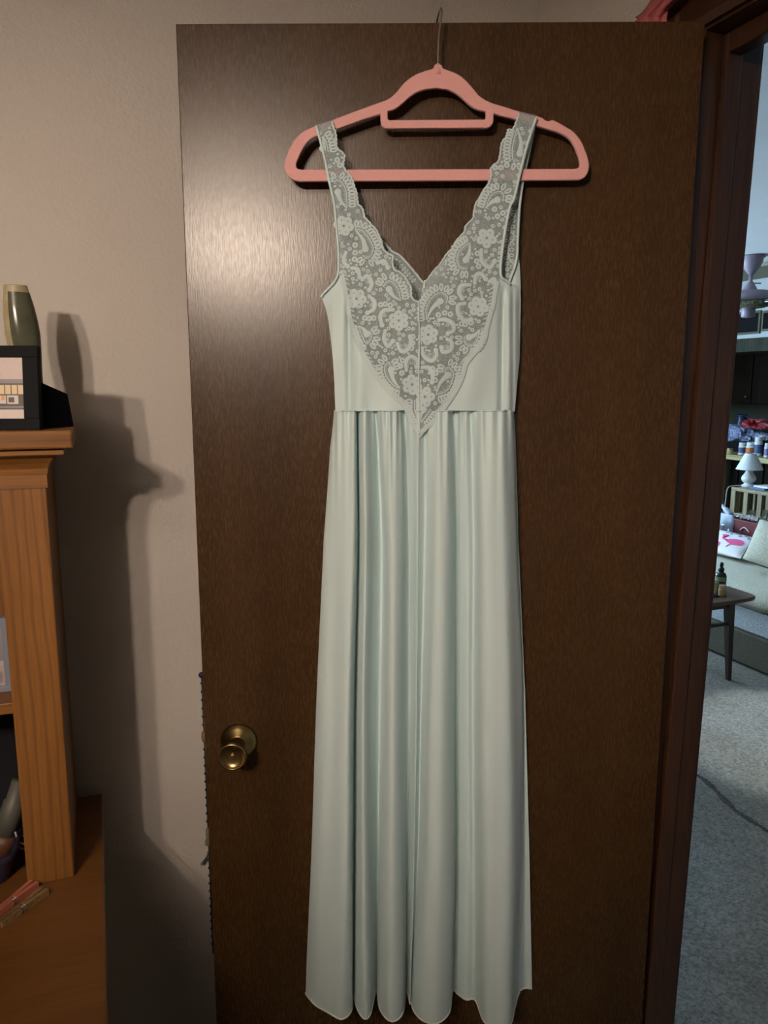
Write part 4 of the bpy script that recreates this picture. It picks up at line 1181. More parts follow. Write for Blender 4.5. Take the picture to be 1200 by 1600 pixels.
# kitchen beyond the bar
bt = atB(1165, 713, LB - 0.12).z
m = MB(); m.box((LB - 0.12, 2.2, bt - 0.045), (LB + 0.42, RE - 0.1, bt)); tag(m.build('bar_counter', 'bar_edge', bevel=0.004), 'yellowish wooden bar counter top holding jars and bags', 'counter')
bw = thing('kitchen_bar', (LB + 0.05, 5.1, 0), 'dark panelled bar wall under the counter', 'bar')
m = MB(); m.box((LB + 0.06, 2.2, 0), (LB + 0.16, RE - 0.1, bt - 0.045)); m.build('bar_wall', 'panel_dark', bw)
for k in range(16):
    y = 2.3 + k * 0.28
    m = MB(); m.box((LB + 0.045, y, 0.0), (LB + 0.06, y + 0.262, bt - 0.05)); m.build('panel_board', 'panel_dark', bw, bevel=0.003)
pp = atB(1127, 750, LB - 0.05)
m = MB(); m.box((LB - 0.07, pp.y - 0.02, 0), (LB - 0.02, pp.y + 0.025, bt - 0.045)); tag(m.build('bar_post', 'bar_edge', bevel=0.004), 'pale wooden post under the left end of the bar counter', 'post')
zc0 = atB(1170, 632, 6.4).z
for k in range(5):
    y = 3.75 + k * 0.62
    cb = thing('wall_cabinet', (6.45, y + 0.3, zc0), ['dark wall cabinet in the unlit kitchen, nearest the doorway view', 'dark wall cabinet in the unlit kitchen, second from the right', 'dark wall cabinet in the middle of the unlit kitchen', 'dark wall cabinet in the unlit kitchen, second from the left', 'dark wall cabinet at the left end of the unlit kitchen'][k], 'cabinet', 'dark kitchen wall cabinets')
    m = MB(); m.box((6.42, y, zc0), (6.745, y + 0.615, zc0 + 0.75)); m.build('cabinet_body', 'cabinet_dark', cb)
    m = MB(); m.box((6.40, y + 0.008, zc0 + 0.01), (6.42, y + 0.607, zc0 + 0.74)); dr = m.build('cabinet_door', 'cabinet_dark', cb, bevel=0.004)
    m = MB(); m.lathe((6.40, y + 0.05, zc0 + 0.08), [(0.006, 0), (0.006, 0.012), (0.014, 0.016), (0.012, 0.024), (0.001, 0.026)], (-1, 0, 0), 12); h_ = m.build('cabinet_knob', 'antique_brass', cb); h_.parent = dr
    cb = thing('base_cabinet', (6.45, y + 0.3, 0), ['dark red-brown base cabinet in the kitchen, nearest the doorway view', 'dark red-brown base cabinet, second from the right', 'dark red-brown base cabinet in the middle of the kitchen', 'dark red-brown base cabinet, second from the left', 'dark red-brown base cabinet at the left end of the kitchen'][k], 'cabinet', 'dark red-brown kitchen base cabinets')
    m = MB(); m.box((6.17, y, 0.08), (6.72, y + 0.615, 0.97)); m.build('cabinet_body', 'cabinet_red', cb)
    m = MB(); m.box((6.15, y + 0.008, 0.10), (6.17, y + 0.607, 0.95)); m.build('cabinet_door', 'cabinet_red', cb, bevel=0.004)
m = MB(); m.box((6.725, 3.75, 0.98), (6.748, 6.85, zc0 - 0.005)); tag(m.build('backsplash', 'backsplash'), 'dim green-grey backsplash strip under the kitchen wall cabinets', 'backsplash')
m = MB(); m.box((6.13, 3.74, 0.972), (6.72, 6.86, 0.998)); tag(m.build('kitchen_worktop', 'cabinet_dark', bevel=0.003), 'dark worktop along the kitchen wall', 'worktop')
pc = atB(1159, 651, 6.35); pc.z = 0.999
pt = thing('pitcher', pc, 'dark blue pitcher on the kitchen worktop', 'pitcher')
m = MB(); m.lathe(pc, [(0.05, 0), (0.065, 0.02), (0.075, 0.08), (0.055, 0.15), (0.05, 0.19), (0.058, 0.21), (0.05, 0.208), (0.045, 0.16)], UP, 24); m.build('pitcher_body', 'pitcher_blue', pt, smooth=True)
m = MB(); m.tube(catmull([tuple(pc + Vector((0, -0.05, 0.19))), tuple(pc + Vector((0, -0.11, 0.17))), tuple(pc + Vector((0, -0.11, 0.09))), tuple(pc + Vector((0, -0.07, 0.06)))], 6), 0.009, 8); m.build('handle', 'pitcher_blue', pt, smooth=True)

# goods on the bar counter
BX_ = LB - 0.02
def on_bar(px, dx=0.0):
    p = atB(px, 708, BX_ + dx); p.z = bt + 0.0006; return p
def pill(name, label, cat, p, r, h, body, lid, band=None, group=None, lidr=0.9, lidh=0.22):
    t = thing(name, p, label, cat, group)
    m = MB(); m.lathe(p, [(r * 0.94, 0), (r, r * 0.08), (r, h * (1 - lidh) - r * 0.25), (r * lidr * 0.85, h * (1 - lidh))], UP, 20); m.build('jar_body', body, t, smooth=False)
    m = MB(); m.lathe(p, [(r * lidr, h * (1 - lidh)), (r * lidr, h * 0.985), (r * lidr * 0.92, h)], UP, 20); m.build('lid', lid, t)
    if band:
        m = MB(); m.lathe(p, [(r * 1.01, h * 0.14), (r * 1.015, h * 0.16), (r * 1.015, h * 0.58), (r * 1.01, h * 0.60)], UP, 20, cap=False); m.build('label_band', band, t)
    return t
G = 'jars and bottles on the bar counter'
pill('jar', 'white jar with a blue label on the bar counter left of the lamp shade', 'jar', on_bar(1159), 0.030, 0.105, 'white_plastic', 'white_plastic', 'label_blue', G)
pill('jar', 'orange-labelled jar with white lid behind the lamp shade', 'jar', on_bar(1172), 0.038, 0.115, 'white_plastic', 'white_plastic', 'label_orange', G)
pill('bottle', 'dark blue and white bottle on the bar right of the orange jar', 'bottle', on_bar(1184, 0.03), 0.034, 0.165, 'white_plastic', 'white_plastic', 'label_blue', G)
pill('bottle', 'tall dark bottle on the bar behind the blue and white bottle', 'bottle', on_bar(1189, 0.12), 0.030, 0.17, 'bottle_dark', 'white_plastic', None, G)
pill('jar', 'slim white and lilac jar at the right edge on the bar', 'jar', on_bar(1198, 0.0), 0.022, 0.12, 'white_plastic', 'white_plastic', 'print_blue', G)
pill('candle_jar', 'small amber jar on the bar counter under the blue plastic bag', 'jar', on_bar(1140, -0.05), 0.030, 0.05, 'amber', 'spring', None, G)
pill('candle_jar', 'small silver-lidded jar at the left end of the bar counter', 'jar', on_bar(1134, 0.0), 0.022, 0.055, 'jar_cloudy', 'spring', None, G)
def lump(c, rx, ry, rz, seed, amp=0.25, flat=True, nu=26, nv=16):
    random.seed(seed); ph = [random.uniform(0, 6.28) for _ in range(8)]
    mm = MB(); rows_ = []
    for i in range(nv + 1):
        th = PI * i / nv
        r_ = []
        for k in range(nu + 1):
            a = 2 * PI * k / nu
            q = 1 + amp * (math.sin(3 * a + ph[0] + 2 * th) * 0.4 + math.sin(5 * a + ph[1] - 3 * th) * 0.3 + math.sin(4 * th + ph[2] + a) * 0.3 + 0.25 * math.sin(9 * a + ph[3] + 4 * th)) * math.sin(th)
            z = math.cos(th) * rz * q
            r_.append(Vector(c) + Vector((math.cos(a) * math.sin(th) * rx * q, math.sin(a) * math.sin(th) * ry * q, max(z, -rz * 0.8) + rz * 0.8)))
        rows_.append(r_)
    mm.grid(rows_); return mm
b1 = atB(1152, 700, LB + 0.22); b1.z = bt + 0.0006
tray = MB(); tray.box((b1.x - 0.08, b1.y - 0.2, bt + 0.0006), (b1.x + 0.1, b1.y + 0.22, bt + 0.09))
tag(tray.build('box', 'picture_black', bevel=0.004), 'dark box on the bar counter under the plastic bags', 'box')
b1.z = bt + 0.091
tag(lump(b1, 0.10, 0.24, 0.085, 4, 0.5).build('plastic_bag', 'wrap_blue', smooth=False), 'crumpled blue and white plastic bag on the bar counter', 'bag')
b2_ = atB(1176, 700, LB + 0.16); b2_.z = bt + 0.225
tag(lump(b2_, 0.05, 0.115, 0.045, 9, 0.95).build('red_packet', 'wrap_red', smooth=False), 'shiny red packet lying on the blue plastic bag', 'packet')

# slatted crate table with the white lamp
cr = atB(1168, 764, 4.55)
CZt = cr.z
ct_ = thing('slatted_side_table', (4.75, cr.y, 0), 'pale wooden slatted side table under the white lamp', 'side table')
TY0, TY1 = atB(1200, 770, 4.55).y - 0.28, atB(1147, 766, 4.55).y
TX0, TX1 = 4.52, 4.92
zb_ = atB(1168, 808, 4.55).z
m = MB(); m.box((TX0, TY0, CZt - 0.025), (TX1, TY1, CZt)); m.build('table_top', 'crate_wood', ct_, bevel=0.004)
m = MB(); m.box((TX0, TY0, zb_), (TX1, TY1, zb_ + 0.02)); m.build('lower_shelf', 'crate_wood', ct_, bevel=0.003)
for (x, y) in ((TX0, TY0), (TX1 - 0.045, TY0), (TX0, TY1 - 0.045), (TX1 - 0.045, TY1 - 0.045)):
    m = MB(); m.box((x, y, 0), (x + 0.045, y + 0.045, CZt - 0.025)); m.build('leg', 'crate_wood', ct_, bevel=0.003)
for k in range(4):
    x = TX0 + 0.065 + k * 0.075
    m = MB(); m.box((x, TY1 - 0.03, zb_ + 0.02), (x + 0.03, TY1 - 0.012, CZt - 0.025)); m.build('slat', 'crate_wood', ct_, bevel=0.002)
for k in range(2):
    y = TY1 - 0.16 - k * 0.13
    m = MB(); m.box((TX0 + 0.004, y, zb_ + 0.02), (TX0 + 0.02, y + 0.04, CZt - 0.025)); m.build('slat', 'crate_wood', ct_, bevel=0.002)
lp = atB(1169, 760, 4.66); lp.z = CZt + 0.0006
lh = atB(1170, 708, 4.66).z - lp.z
tl_ = thing('table_lamp', lp, 'white table lamp with cone shade on the slatted side table', 'lamp')
m = MB(); m.lathe(lp, catmull([(0.050, 0), (0.050, lh * 0.04), (0.034, lh * 0.08), (0.031, lh * 0.11), (0.045, lh * 0.155), (0.053, lh * 0.22), (0.051, lh * 0.29), (0.038, lh * 0.37), (0.028, lh * 0.44), (0.027, lh * 0.52), (0.030, lh * 0.56), (0.029, lh * 0.60)], 4), UP, 28); m.build('lamp_base', 'lamp_ceramic', tl_, smooth=True)
shr = abs(atB(1193, 735, 4.66).y - atB(1149, 735, 4.66).y) * 0.5 * 0.72
m = MB(); m.lathe(lp, [(shr, lh * 0.52), (shr * 0.40, lh), (shr * 0.385, lh), (shr * 0.97, lh * 0.525)], UP, 32); m.build('lamp_shade', 'shade_white', tl_, smooth=False)
m = MB(); cx = [lp + Vector((-0.04, 0.03, 0.006)), lp + Vector((-0.09, 0.04, 0.006)), Vector((TX0 - 0.010, lp.y + 0.05, CZt - 0.012)), Vector((TX0 - 0.010, lp.y + 0.062, CZt - 0.12)), Vector((TX0 - 0.014, lp.y + 0.07, zb_ + 0.02))]
m.tube(catmull([tuple(p) for p in cx], 6), 0.0035, 6); m.build('power_cord', 'cable_white', tl_, smooth=True)
bp = lp + Vector((0.0, -0.17, 0))
m = MB(); m.box(bp + Vector((-0.07, -0.05, 0)), bp + Vector((0.06, 0.09, 0.012))); tag(m.build('booklet', 'label_blue', bevel=0.001), 'dark booklet on the slatted side table beside the lamp', 'booklet')
m = MB(); m.box(bp + Vector((-0.05, -0.06, 0.0126)), bp + Vector((0.07, 0.07, 0.026))); tag(m.build('magazine', 'white_plastic', bevel=0.001), 'pale grey magazine lying on the booklet beside the lamp', 'magazine')
m = MB(); sb = Vector((TX0 + 0.12, TY1 - 0.33, zb_ + 0.0206)); m.box(sb, sb + Vector((0.12, 0.05, 0.16))); tag(m.build('grey_box', 'white_plastic', bevel=0.002), 'pale box on the lower shelf of the slatted side table', 'box')

# bags standing on a low chest in front of the side table
CH = atB(1135, 832, 4.1)
chz = CH.z
m = MB(); m.box((3.98, 3.2, 0), (4.40, 4.85, chz)); tag(m.build('low_chest', 'black_cloth', bevel=0.01), 'low chest covered in black cloth behind the sofa', 'chest')
def carrier(p, w, d, h, label):
    t = thing('plastic_bag', p, label, 'bag')
    rows_ = []
    for i in range(15):
        tt_ = i / 14; r_ = []
        for k in range(25):
            a = 2 * PI * k / 24
            q = 1 + 0.06 * math.sin(5 * a + tt_ * 6) + 0.05 * math.sin(9 * a)
            sq = (1 - 0.10 * tt_ - 0.55 * max(0, tt_ - 0.55) / 0.45)
            r_.append(p + Vector((math.cos(a) * d * q * sq * 0.9, math.sin(a) * w * q * (1 - 0.35 * max(0, tt_ - 0.5)), h * tt_)))
        rows_.append(r_)
    m = MB(); m.grid(rows_); m.add(rows_[0][:-1], [tuple(range(24))[::-1]]); m.build('bag_body', 'bag_plastic', t, smooth=True)
    top = p + UP * h
    m = MB(); m.tube(catmull([tuple(top + Vector((0, w * 0.72, -h * 0.10))), tuple(top + Vector((0, w * 0.70, h * 0.26))), tuple(top + Vector((0, w * 0.34, h * 0.44))), tuple(top + Vector((0, -w * 0.12, h * 0.22))), tuple(top + Vector((0, -w * 0.5, -h * 0.06)))], 8), [0.022] * 8 + [0.014] * 8 + [0.013] * 8 + [0.020] * 9, 8)
    m.build('bag_handle', 'bag_plastic', t, smooth=True)
cp = atB(1132, 830, 4.15); cp.z = chz + 0.0006
hbag = (atB(1132, 797, 4.15).z - cp.z) * 0.86
carrier(cp + Vector((0, 0.02, 0)), 0.115, 0.08, hbag, 'pale blue plastic carrier bag with loop handle on the black chest')
m = MB(); cup = atB(1121, 838, 4.03); cup.z = chz + 0.0006
m.lathe(cup, [(0.032, 0), (0.038, 0.005), (0.040, 0.06), (0.037, 0.06), (0.034, 0.008)], UP, 20); tag(m.build('white_cup', 'white_plastic', smooth=False), 'small white cup in front of the pale blue carrier bag', 'cup')
for k, (a, b) in enumerate((((1139, 826), (1133, 834)), ((1140, 828), (1145, 836)))):
    pass
m = MB(); rb = atB(1139, 829, 4.02); rb.z = chz + 0.012
m.tube([rb, rb + Vector((-0.01, 0.04, 0.0)), rb + Vector((-0.02, 0.07, -0.006))], 0.009, 6); m.tube([rb, rb + Vector((-0.01, -0.05, -0.002)), rb + Vector((-0.02, -0.08, -0.006))], 0.008, 6); m.tube([rb, rb + Vector((0, 0.0, 0.035))], 0.009, 6)
tag(m.build('ribbon', 'tissue_white', smooth=True), 'white ribbon knot on the black cloth beside the carrier bag', 'ribbon')
gp = atB(1174, 840, 4.2); gp.z = chz + 0.0006
gh_ = atB(1174, 813, 4.2).z - gp.z
gt = thing('gift_bag', gp, 'dark red gift bag with white tissue on the black chest', 'gift bag')
m = MB(); gw = 0.115
m.hexa([gp + Vector(v) for v in ((-0.06, -gw, 0), (0.06, -gw, 0), (0.06, gw, 0), (-0.06, gw, 0), (-0.065, -gw * 1.03, gh_), (0.065, -gw * 1.03, gh_), (0.065, gw * 1.03, gh_), (-0.065, gw * 1.03, gh_))]); m.build('bag_body', 'bag_red', gt, bevel=0.003)
m = MB(); rows_ = [[gp + Vector((-0.055 + 0.11 * i / 5, -gw * 0.95 + gw * 1.9 * k / 16, gh_ + 0.004 + 0.022 * abs(math.sin(k * 1.3 + i)))) for k in range(17)] for i in range(6)]
m.grid(rows_); m.build('tissue', 'tissue_white', gt, thick=0.002)
m = MB(); m.tube(catmull([tuple(gp + Vector((-0.066, -gw * 0.35, gh_ - 0.07))), tuple(gp + Vector((-0.069, 0, gh_ - 0.045))), tuple(gp + Vector((-0.066, gw * 0.35, gh_ - 0.07)))], 8), 0.004, 6); m.build('bag_handle', 'tissue_white', gt, smooth=True)
dk = atB(1236, 812, 4.3); dk.z = chz + 0.0006
tag(lump(dk, 0.10, 0.13, 0.16, 21, 0.25).build('black_bundle', 'black_cloth', smooth=True), 'black cloth bundle right of the red gift bag', 'bundle')
m = MB(); gl_ = atB(1188, 812, 4.2); gl_.z = gp.z + gh_
m.prism([gl_ + Vector((-0.01, 0.02, -0.02)), gl_ + Vector((-0.01, -0.06, 0.07)), gl_ + Vector((-0.01, -0.05, -0.02))], (0.01, 0, 0)); tag(m.build('green_leaf', 'green_leaf'), 'green paper tip sticking up at the right of the red gift bag', 'paper')

# sofa (long bench seat), arm out of view to the right
SFb = 3.235
sz = 0.445
sofa = thing('sofa', (3.6, 3.0, 0), 'cream tweed sofa seat across the living room', 'sofa')
def cushion(x0, x1, y0, y1, z0, z1, r, nx=14, ny=24, puff=0.02):
    mm = MB()
    def prof(n, a0, a1):
        out = []
        for k in range(n + 1):
            t = k / n; out.append(a0 + (a1 - a0) * t)
        return out
    loop = []
    for k in range(9): a = PI + PI / 2 * k / 8; loop.append((x0 + r + math.cos(a) * r, z0 + r + math.sin(a) * r))
    for k in range(9): a = 1.5 * PI + PI / 2 * k / 8; loop.append((x1 - r + math.cos(a) * r, z0 + r + math.sin(a) * r))
    for k in range(9): a = PI / 2 * k / 8; loop.append((x1 - r + math.cos(a) * r, z1 - r + math.sin(a) * r))
    for k in range(9): a = PI / 2 + PI / 2 * k / 8; loop.append((x0 + r + math.cos(a) * r, z1 - r + math.sin(a) * r))
    loop.append(loop[0]); rows_ = []
    cx_, cz_ = (x0 + x1) / 2, (z0 + z1) / 2
    for i in range(ny + 1):
        t = i / ny; e_ = min(1.0, min(t, 1 - t) * ny / 2.0); sc_ = 0.80 + 0.20 * math.sqrt(1 - (1 - e_) ** 2)
        y = y0 + (y1 - y0) * t
        rows_.append([Vector((cx_ + (x - cx_) * (0.94 + 0.06 * sc_ / 1.0), y, cz_ + (z - cz_) * sc_)) for x, z in loop])
    mm.grid(rows_); n_ = len(loop) - 1
    mm.add(rows_[0][:-1], [tuple(range(n_))]); mm.add(rows_[-1][:-1], [tuple(range(n_))[::-1]])
    return mm
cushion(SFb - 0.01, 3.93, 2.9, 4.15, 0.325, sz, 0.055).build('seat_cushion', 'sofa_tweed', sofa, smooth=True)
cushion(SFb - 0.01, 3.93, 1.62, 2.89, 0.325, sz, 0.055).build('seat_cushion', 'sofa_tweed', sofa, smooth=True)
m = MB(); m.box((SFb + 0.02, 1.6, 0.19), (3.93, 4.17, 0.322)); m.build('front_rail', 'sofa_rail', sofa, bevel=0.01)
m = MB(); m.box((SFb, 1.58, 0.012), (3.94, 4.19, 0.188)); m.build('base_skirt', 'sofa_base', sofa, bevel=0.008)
cushion(SFb, 3.94, 1.36, 1.57, 0.0, 0.62, 0.07).build('arm', 'sofa_tweed', sofa, smooth=True)
m = MB(); m.tube([(SFb - 0.008, 2.9 + 1.25 * k / 20, 0.335) for k in range(21)], 0.006, 6); m.build('piping', 'piping', sofa, smooth=True)

# big tweed pillow leaning on the seat
def pillow(c, ax, ay, hw, hh, th, mb=None, n=20, sag=0.0):
    ax = Vector(ax).normalized(); ay = Vector(ay).normalized(); nz = ax.cross(ay)
    mb = mb or MB()
    for sg in (1, -1):
        rows_ = []
        for i in range(n + 1):
            v = -1 + 2 * i / n; r_ = []
            for k in range(n + 1):
                u = -1 + 2 * k / n
                b_ = (1 - abs(u) ** 2.6) * (1 - abs(v) ** 2.6)
                pin = 1 - 0.06 * (u * u * (1 - v * v) * 0 + (1 - u * u) * v * v + (1 - v * v) * u * u)
                r_.append(Vector(c) + ax * u * hw * pin + ay * v * hh * pin + nz * sg * th * max(b_, 0) ** 0.55)
            rows_.append(r_ if sg > 0 else r_[::-1])
        mb.grid(rows_)
    return mb
pL = atB(1152, 879, 3.48); 
pT = atB(1191, 816, 3.60)
pr = thing('throw_pillow', (3.5, 2.75, sz), 'large cream tweed pillow with dark piping leaning on the sofa', 'pillow')
pc_ = Vector((3.52, pL.y - 0.20, sz + 0.165))
e1 = (pT - pL).normalized()
pax = Vector((0.10, -0.93, -0.12)).normalized()
pay = Vector((0.35, -0.25, 0.90)); pay = (pay - pax * pay.dot(pax)).normalized()
c_ = pL + Vector((0.03, 0, 0.02)) + pax * 0.235 + pay * 0.13
pillow(c_, pax, pay, 0.235, 0.13, 0.08).build('pillow_body', 'sofa_tweed', pr, smooth=True)
m = MB(); cnr = []
for k in range(81):
    t = k / 80 * 4; sgm = int(t) % 4; w_ = (t - int(t)) * 2 - 1
    u, v = ((w_, -1), (1, w_), (-w_, 1), (-1, -w_))[sgm]
    pin = 1 - 0.06 * ((1 - u * u) * v * v + (1 - v * v) * u * u)
    cnr.append(c_ + pax * u * 0.235 * pin + pay * v * 0.13 * pin)
m.tube(cnr, 0.006, 6, cap=False); m.build('piping', 'piping', pr, smooth=True)

# flamingo print cushion at the back of the seat
fA = atB(1110, 858, 3.70); 
fl = thing('flamingo_cushion', (3.75, 3.6, sz), 'white cushion printed with pink flamingos at the back of the sofa', 'cushion')
fcn = atB(1134, 857, 3.72)
fcn.z = sz + 0.075
fax = Vector((0, -1, 0)); fay = Vector((0.95, 0, 0.30)).normalized()
FHW, FHH, FTH = 0.24, 0.13, 0.045
pillow(fcn, fax, fay, FHW, FHH, FTH).build('cushion_body', 'pillow_white', fl, smooth=True)
nzf = fax.cross(fay)
if nzf.z < 0: sgf = -1
else: sgf = 1
def fS(u, v, off=0.002):
    b_ = max((1 - abs(u) ** 2.6) * (1 - abs(v) ** 2.6), 0)
    pin = 1 - 0.06 * ((1 - u * u) * v * v + (1 - v * v) * u * u)
    return fcn + fax * u * FHW * pin + fay * v * FHH * pin + nzf * sgf * (FTH * b_ ** 0.55 + off)
def fblob(pts, mn, name='print'):
    mm = MB(); cx_ = sum(p[0] for p in pts) / len(pts); cy_ = sum(p[1] for p in pts) / len(pts)
    d_ = catmull(pts + [pts[0]], 5)
    mm.add([fS(cx_, cy_)] + [fS(*p) for p in d_], [(0, k + 1, k + 2) for k in range(len(d_) - 1)])
    return mm.build(name, mn, fl)
def fline(pts, r, mn, name='print'):
    mm = MB(); mm.tube([fS(u, v, 0.001) for u, v in catmull(pts, 6)], r, 5); return mm.build(name, mn, fl)
for (ox, oy, sc_, mn) in ((0.38, -0.25, 1.0, 'flamingo_pink'), (-0.55, -0.2, 0.9, 'flamingo_coral'), (-0.05, -0.75, 0.7, 'flamingo_pink')):
    fblob([(ox - 0.25 * sc_, oy), (ox - 0.05 * sc_, oy + 0.28 * sc_), (ox + 0.25 * sc_, oy + 0.30 * sc_), (ox + 0.32 * sc_, oy - 0.05 * sc_), (ox + 0.05 * sc_, oy - 0.22 * sc_)], mn, 'flamingo_body')
    fline([(ox - 0.2 * sc_, oy), (ox - 0.38 * sc_, oy + 0.12 * sc_), (ox - 0.36 * sc_, oy + 0.42 * sc_), (ox - 0.5 * sc_, oy + 0.35 * sc_)], 0.007, mn, 'flamingo_neck')
    fline([(ox + 0.05 * sc_, oy - 0.2 * sc_), (ox + 0.03 * sc_, oy - 0.45 * sc_)], 0.003, mn, 'flamingo_leg')
for k in range(9):
    u = -0.2 + 0.1 * k; v = 0.52 + 0.12 * math.sin(k * 2.2)
    fblob([(u - 0.05, v), (u, v + 0.10), (u + 0.06, v + 0.02), (u, v - 0.07)], 'print_blue', 'leaf_print')

# coffee table
lg = atZ(1138, 1062, 0)
tzv = 0.468
ctb = thing('coffee_table', (lg.x, lg.y + 0.3, 0), 'dark wood coffee table with tapered legs in front of the sofa', 'coffee table')
tip = atZ(1184, 930, tzv); fl1 = atZ(1100, 940, tzv); bk1 = atZ(1133, 915, tzv)
# outline of the top: pointed oval end towards the right
ux = Vector((-1, 0, 0))
uy = Vector((ux.y, -ux.x, 0))
if uy.dot(bk1 - tip) < 0: uy = -uy
LEN, WID = 1.15, 0.44
poly = []
for k in range(48):
    a = 2 * PI * k / 48
    cx_, sx_ = math.cos(a), math.sin(a)
    ex_ = 2 / 9.0
    poly.append(tip + ux * (LEN / 2) + uy * (WID * 0.42) + ux * (LEN / 2) * math.copysign(abs(cx_) ** ex_, cx_) + uy * (WID / 2) * math.copysign(abs(sx_) ** ex_, sx_) - UP * 0.02)
m = MB(); m.prism(poly, UP * 0.02); m.build('table_top', 'table_wood', ctb, bevel=0.006)
def leg(p, top):
    mm = MB(); rws = []
    for (z, h, t) in ((0, 0.010, 0), (0.18, 0.014, 0.4), (tzv - 0.02, 0.0205, 1)):
        c = p.lerp(top, t); c.z = z
        rws.append([c + Vector((sx_ * h, sy_ * h, 0)) for sx_, sy_ in ((-1, -1), (1, -1), (1, 1), (-1, 1), (-1, -1))])
    mm.grid(rws); mm.add(rws[0][:4], [(3, 2, 1, 0)]); mm.add(rws[-1][:4], [(0, 1, 2, 3)])
    return mm.build('leg', 'table_leg_wood', ctb)
inner = tip + ux * 0.16 + uy * 0.06
l1 = lg.copy(); t1 = atZ(1143, 938, tzv - 0.02)
t1 = lg + (t1 - lg) * 0.6
l2 = lg + uy * 0.24 + ux * 0.01; l3 = lg + ux * 0.80; l4 = l3 + uy * 0.24
for l_, s_ in ((l1, 1), (l2, 1), (l3, -1), (l4, -1)): leg(l_, l_ + ux * 0.035 * s_)
def rail(a, b, z0, z1, hw, name):
    a = a.copy(); b = b.copy(); d = (b - a).normalized(); s = Vector((-d.y, d.x, 0)) * hw
    mm = MB(); mm.hexa([Vector((p.x, p.y, z)) for z in (z0, z1) for p in (a - s, b - s, b + s, a + s)])
    return mm.build(name, 'table_leg_wood', ctb)
o1 = ux * 0.03
rail(l1 + o1, l3 - o1, tzv - 0.075, tzv - 0.021, 0.009, 'apron'); rail(l2 + o1, l4 - o1, tzv - 0.075, tzv - 0.021, 0.009, 'apron')
rail(l1 + o1, l2 + o1, tzv - 0.075, tzv - 0.021, 0.009, 'apron'); rail(l3 - o1, l4 - o1, tzv - 0.075, tzv - 0.021, 0.009, 'apron')
zst = 0.30
rail(l1 + o1 * 0.7, l3 - o1 * 0.7, zst, zst + 0.016, 0.008, 'stretcher'); rail(l2 + o1 * 0.7, l4 - o1 * 0.7, zst, zst + 0.016, 0.008, 'stretcher')

# bottles on the coffee table
def on_t(px, py): p = atZ(px, py, tzv + 0.0006); return p
G2 = 'bottles on the coffee table'
p = on_t(1124.5, 925)
t = thing('dropper_bottle', p, 'dark green dropper bottle with green label on the coffee table', 'bottle', G2)
m = MB(); m.lathe(p, [(0.026, 0), (0.028, 0.004), (0.028, 0.085), (0.022, 0.100), (0.012, 0.106), (0.011, 0.112)], UP, 24); m.build('bottle_body', 'bottle_dark', t, smooth=True)
m = MB(); m.lathe(p, [(0.0284, 0.060), (0.0286, 0.062), (0.0286, 0.082), (0.0284, 0.084)], UP, 24, cap=False); m.build('label_band', 'label_green', t)
m = MB(); m.lathe(p, [(0.0284, 0.012), (0.0286, 0.014), (0.0286, 0.050), (0.0284, 0.052)], UP, 24, cap=False); m.build('label_band', 'print_grey', t)
m = MB(); m.lathe(p, [(0.014, 0.110), (0.0145, 0.126), (0.009, 0.129), (0.008, 0.137), (0.010, 0.142), (0.008, 0.154), (0.003, 0.157)], UP, 18); m.build('dropper_cap', 'cap_black', t, smooth=True)
p = on_t(1114.5, 922) + uy * 0.05
t = thing('pump_bottle', p, 'tall clear bottle with white pump top at the left of the coffee table', 'bottle', G2)
m = MB(); m.lathe(p, [(0.022, 0), (0.0235, 0.004), (0.0235, 0.100), (0.020, 0.115)], UP, 24); m.build('bottle_body', 'print_grey', t)
m = MB(); m.lathe(p, [(0.0238, 0.070), (0.024, 0.072), (0.024, 0.098), (0.0238, 0.1)], UP, 24, cap=False); m.build('label_band', 'white_plastic', t)
m = MB(); m.lathe(p, [(0.0235, 0.113), (0.024, 0.117), (0.0225, 0.128), (0.014, 0.131)], UP, 20); m.build('collar', 'cap_brown', t)
m = MB(); m.lathe(p, [(0.013, 0.130), (0.0135, 0.150), (0.011, 0.153), (0.0115, 0.178), (0.009, 0.181)], UP, 18); m.build('pump_cap', 'white_plastic', t)
p = on_t(1112, 926) - uy * 0.012
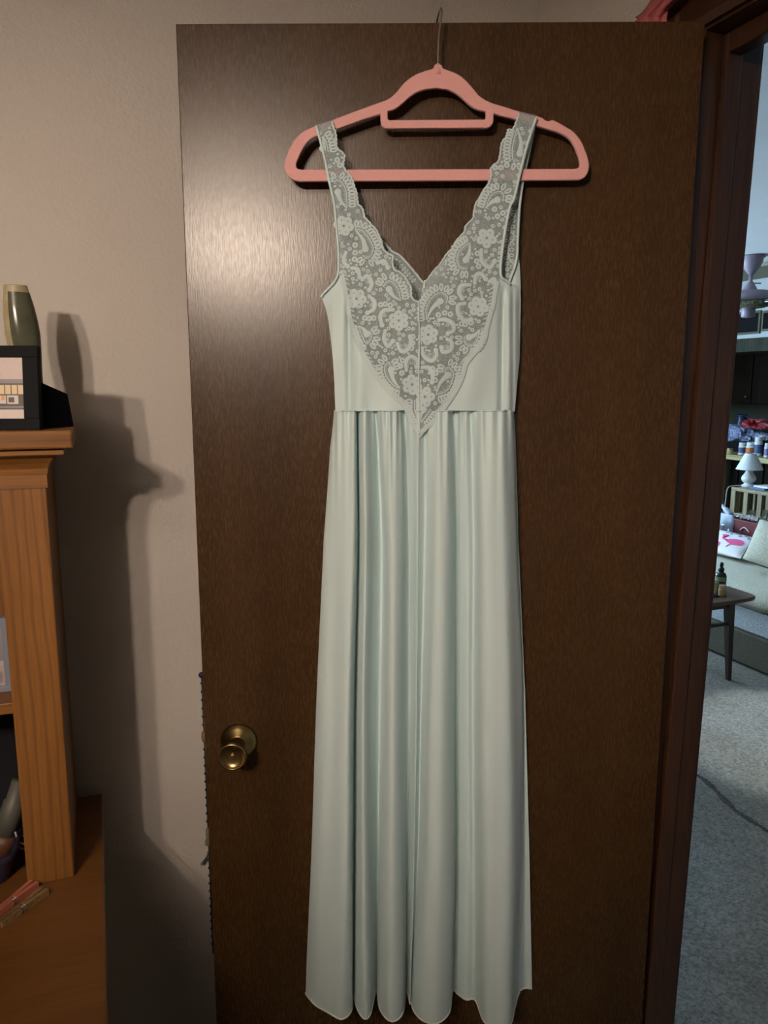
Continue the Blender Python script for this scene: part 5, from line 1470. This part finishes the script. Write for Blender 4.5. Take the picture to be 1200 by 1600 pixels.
t = thing('lotion_jar', p, 'cloudy jar with yellow label left of the dropper bottle', 'jar', G2)
m = MB(); m.lathe(p, [(0.021, 0), (0.0225, 0.003), (0.0225, 0.062), (0.020, 0.072), (0.012, 0.075)], UP, 22); m.build('jar_body', 'jar_cloudy', t)
m = MB(); m.lathe(p, [(0.0227, 0.030), (0.0229, 0.032), (0.0229, 0.056), (0.0227, 0.058)], UP, 22, cap=False); m.build('label_band', 'label_yellow', t)
p = on_t(1125.5, 930) - uy * 0.01
t = thing('cork_vial', p, 'small amber vial with cork cap in front of the dropper bottle', 'vial', G2)
m = MB(); m.lathe(p, [(0.017, 0), (0.0185, 0.003), (0.0185, 0.032), (0.015, 0.038)], UP, 20); m.build('vial_body', 'amber', t)
m = MB(); m.lathe(p, [(0.0155, 0.037), (0.0165, 0.039), (0.0165, 0.053), (0.015, 0.055)], UP, 20); m.build('cork_cap', 'cork', t)
p = on_t(1110, 931); m = MB(); m.box(p + Vector((-0.05, -0.03, 0)), p + Vector((0.03, 0.05, 0.006)))
tag(m.build('coaster', 'cap_black', bevel=0.002), 'flat black coaster at the left end of the coffee table', 'coaster')

# seam in the carpet
random.seed(11)
sb_ = atZ(1205, 1306, 0); sa = atZ(1078, 1205, 0); sa = sb_ + (sa - sb_) * 1.9; sa.z = 0; sc2 = atZ(1260, 1360, 0)
m = MB(); rws = []
for k in range(281):
    t = k / 280
    p = sa.lerp(sb_, t / 0.7) if t < 0.7 else sb_.lerp(sc2, (t - 0.7) / 0.3)
    d = (sb_ - sa).normalized(); s = Vector((-d.y, d.x, 0))
    w = 0.010 + 0.003 * math.sin(k * 0.23) + random.uniform(-0.003, 0.004); off = 0.012 * math.sin(k * 0.07) + random.uniform(-0.003, 0.003)
    rws.append([p + s * (off - w) + UP * 0.0005, p + s * off + UP * 0.003, p + s * (off + w) + UP * 0.0005])
m.grid(rws); tag(m.build('carpet_seam', 'carpet_gap'), 'dark frayed seam running across the carpet beyond the doorway', 'seam', kind='structure')
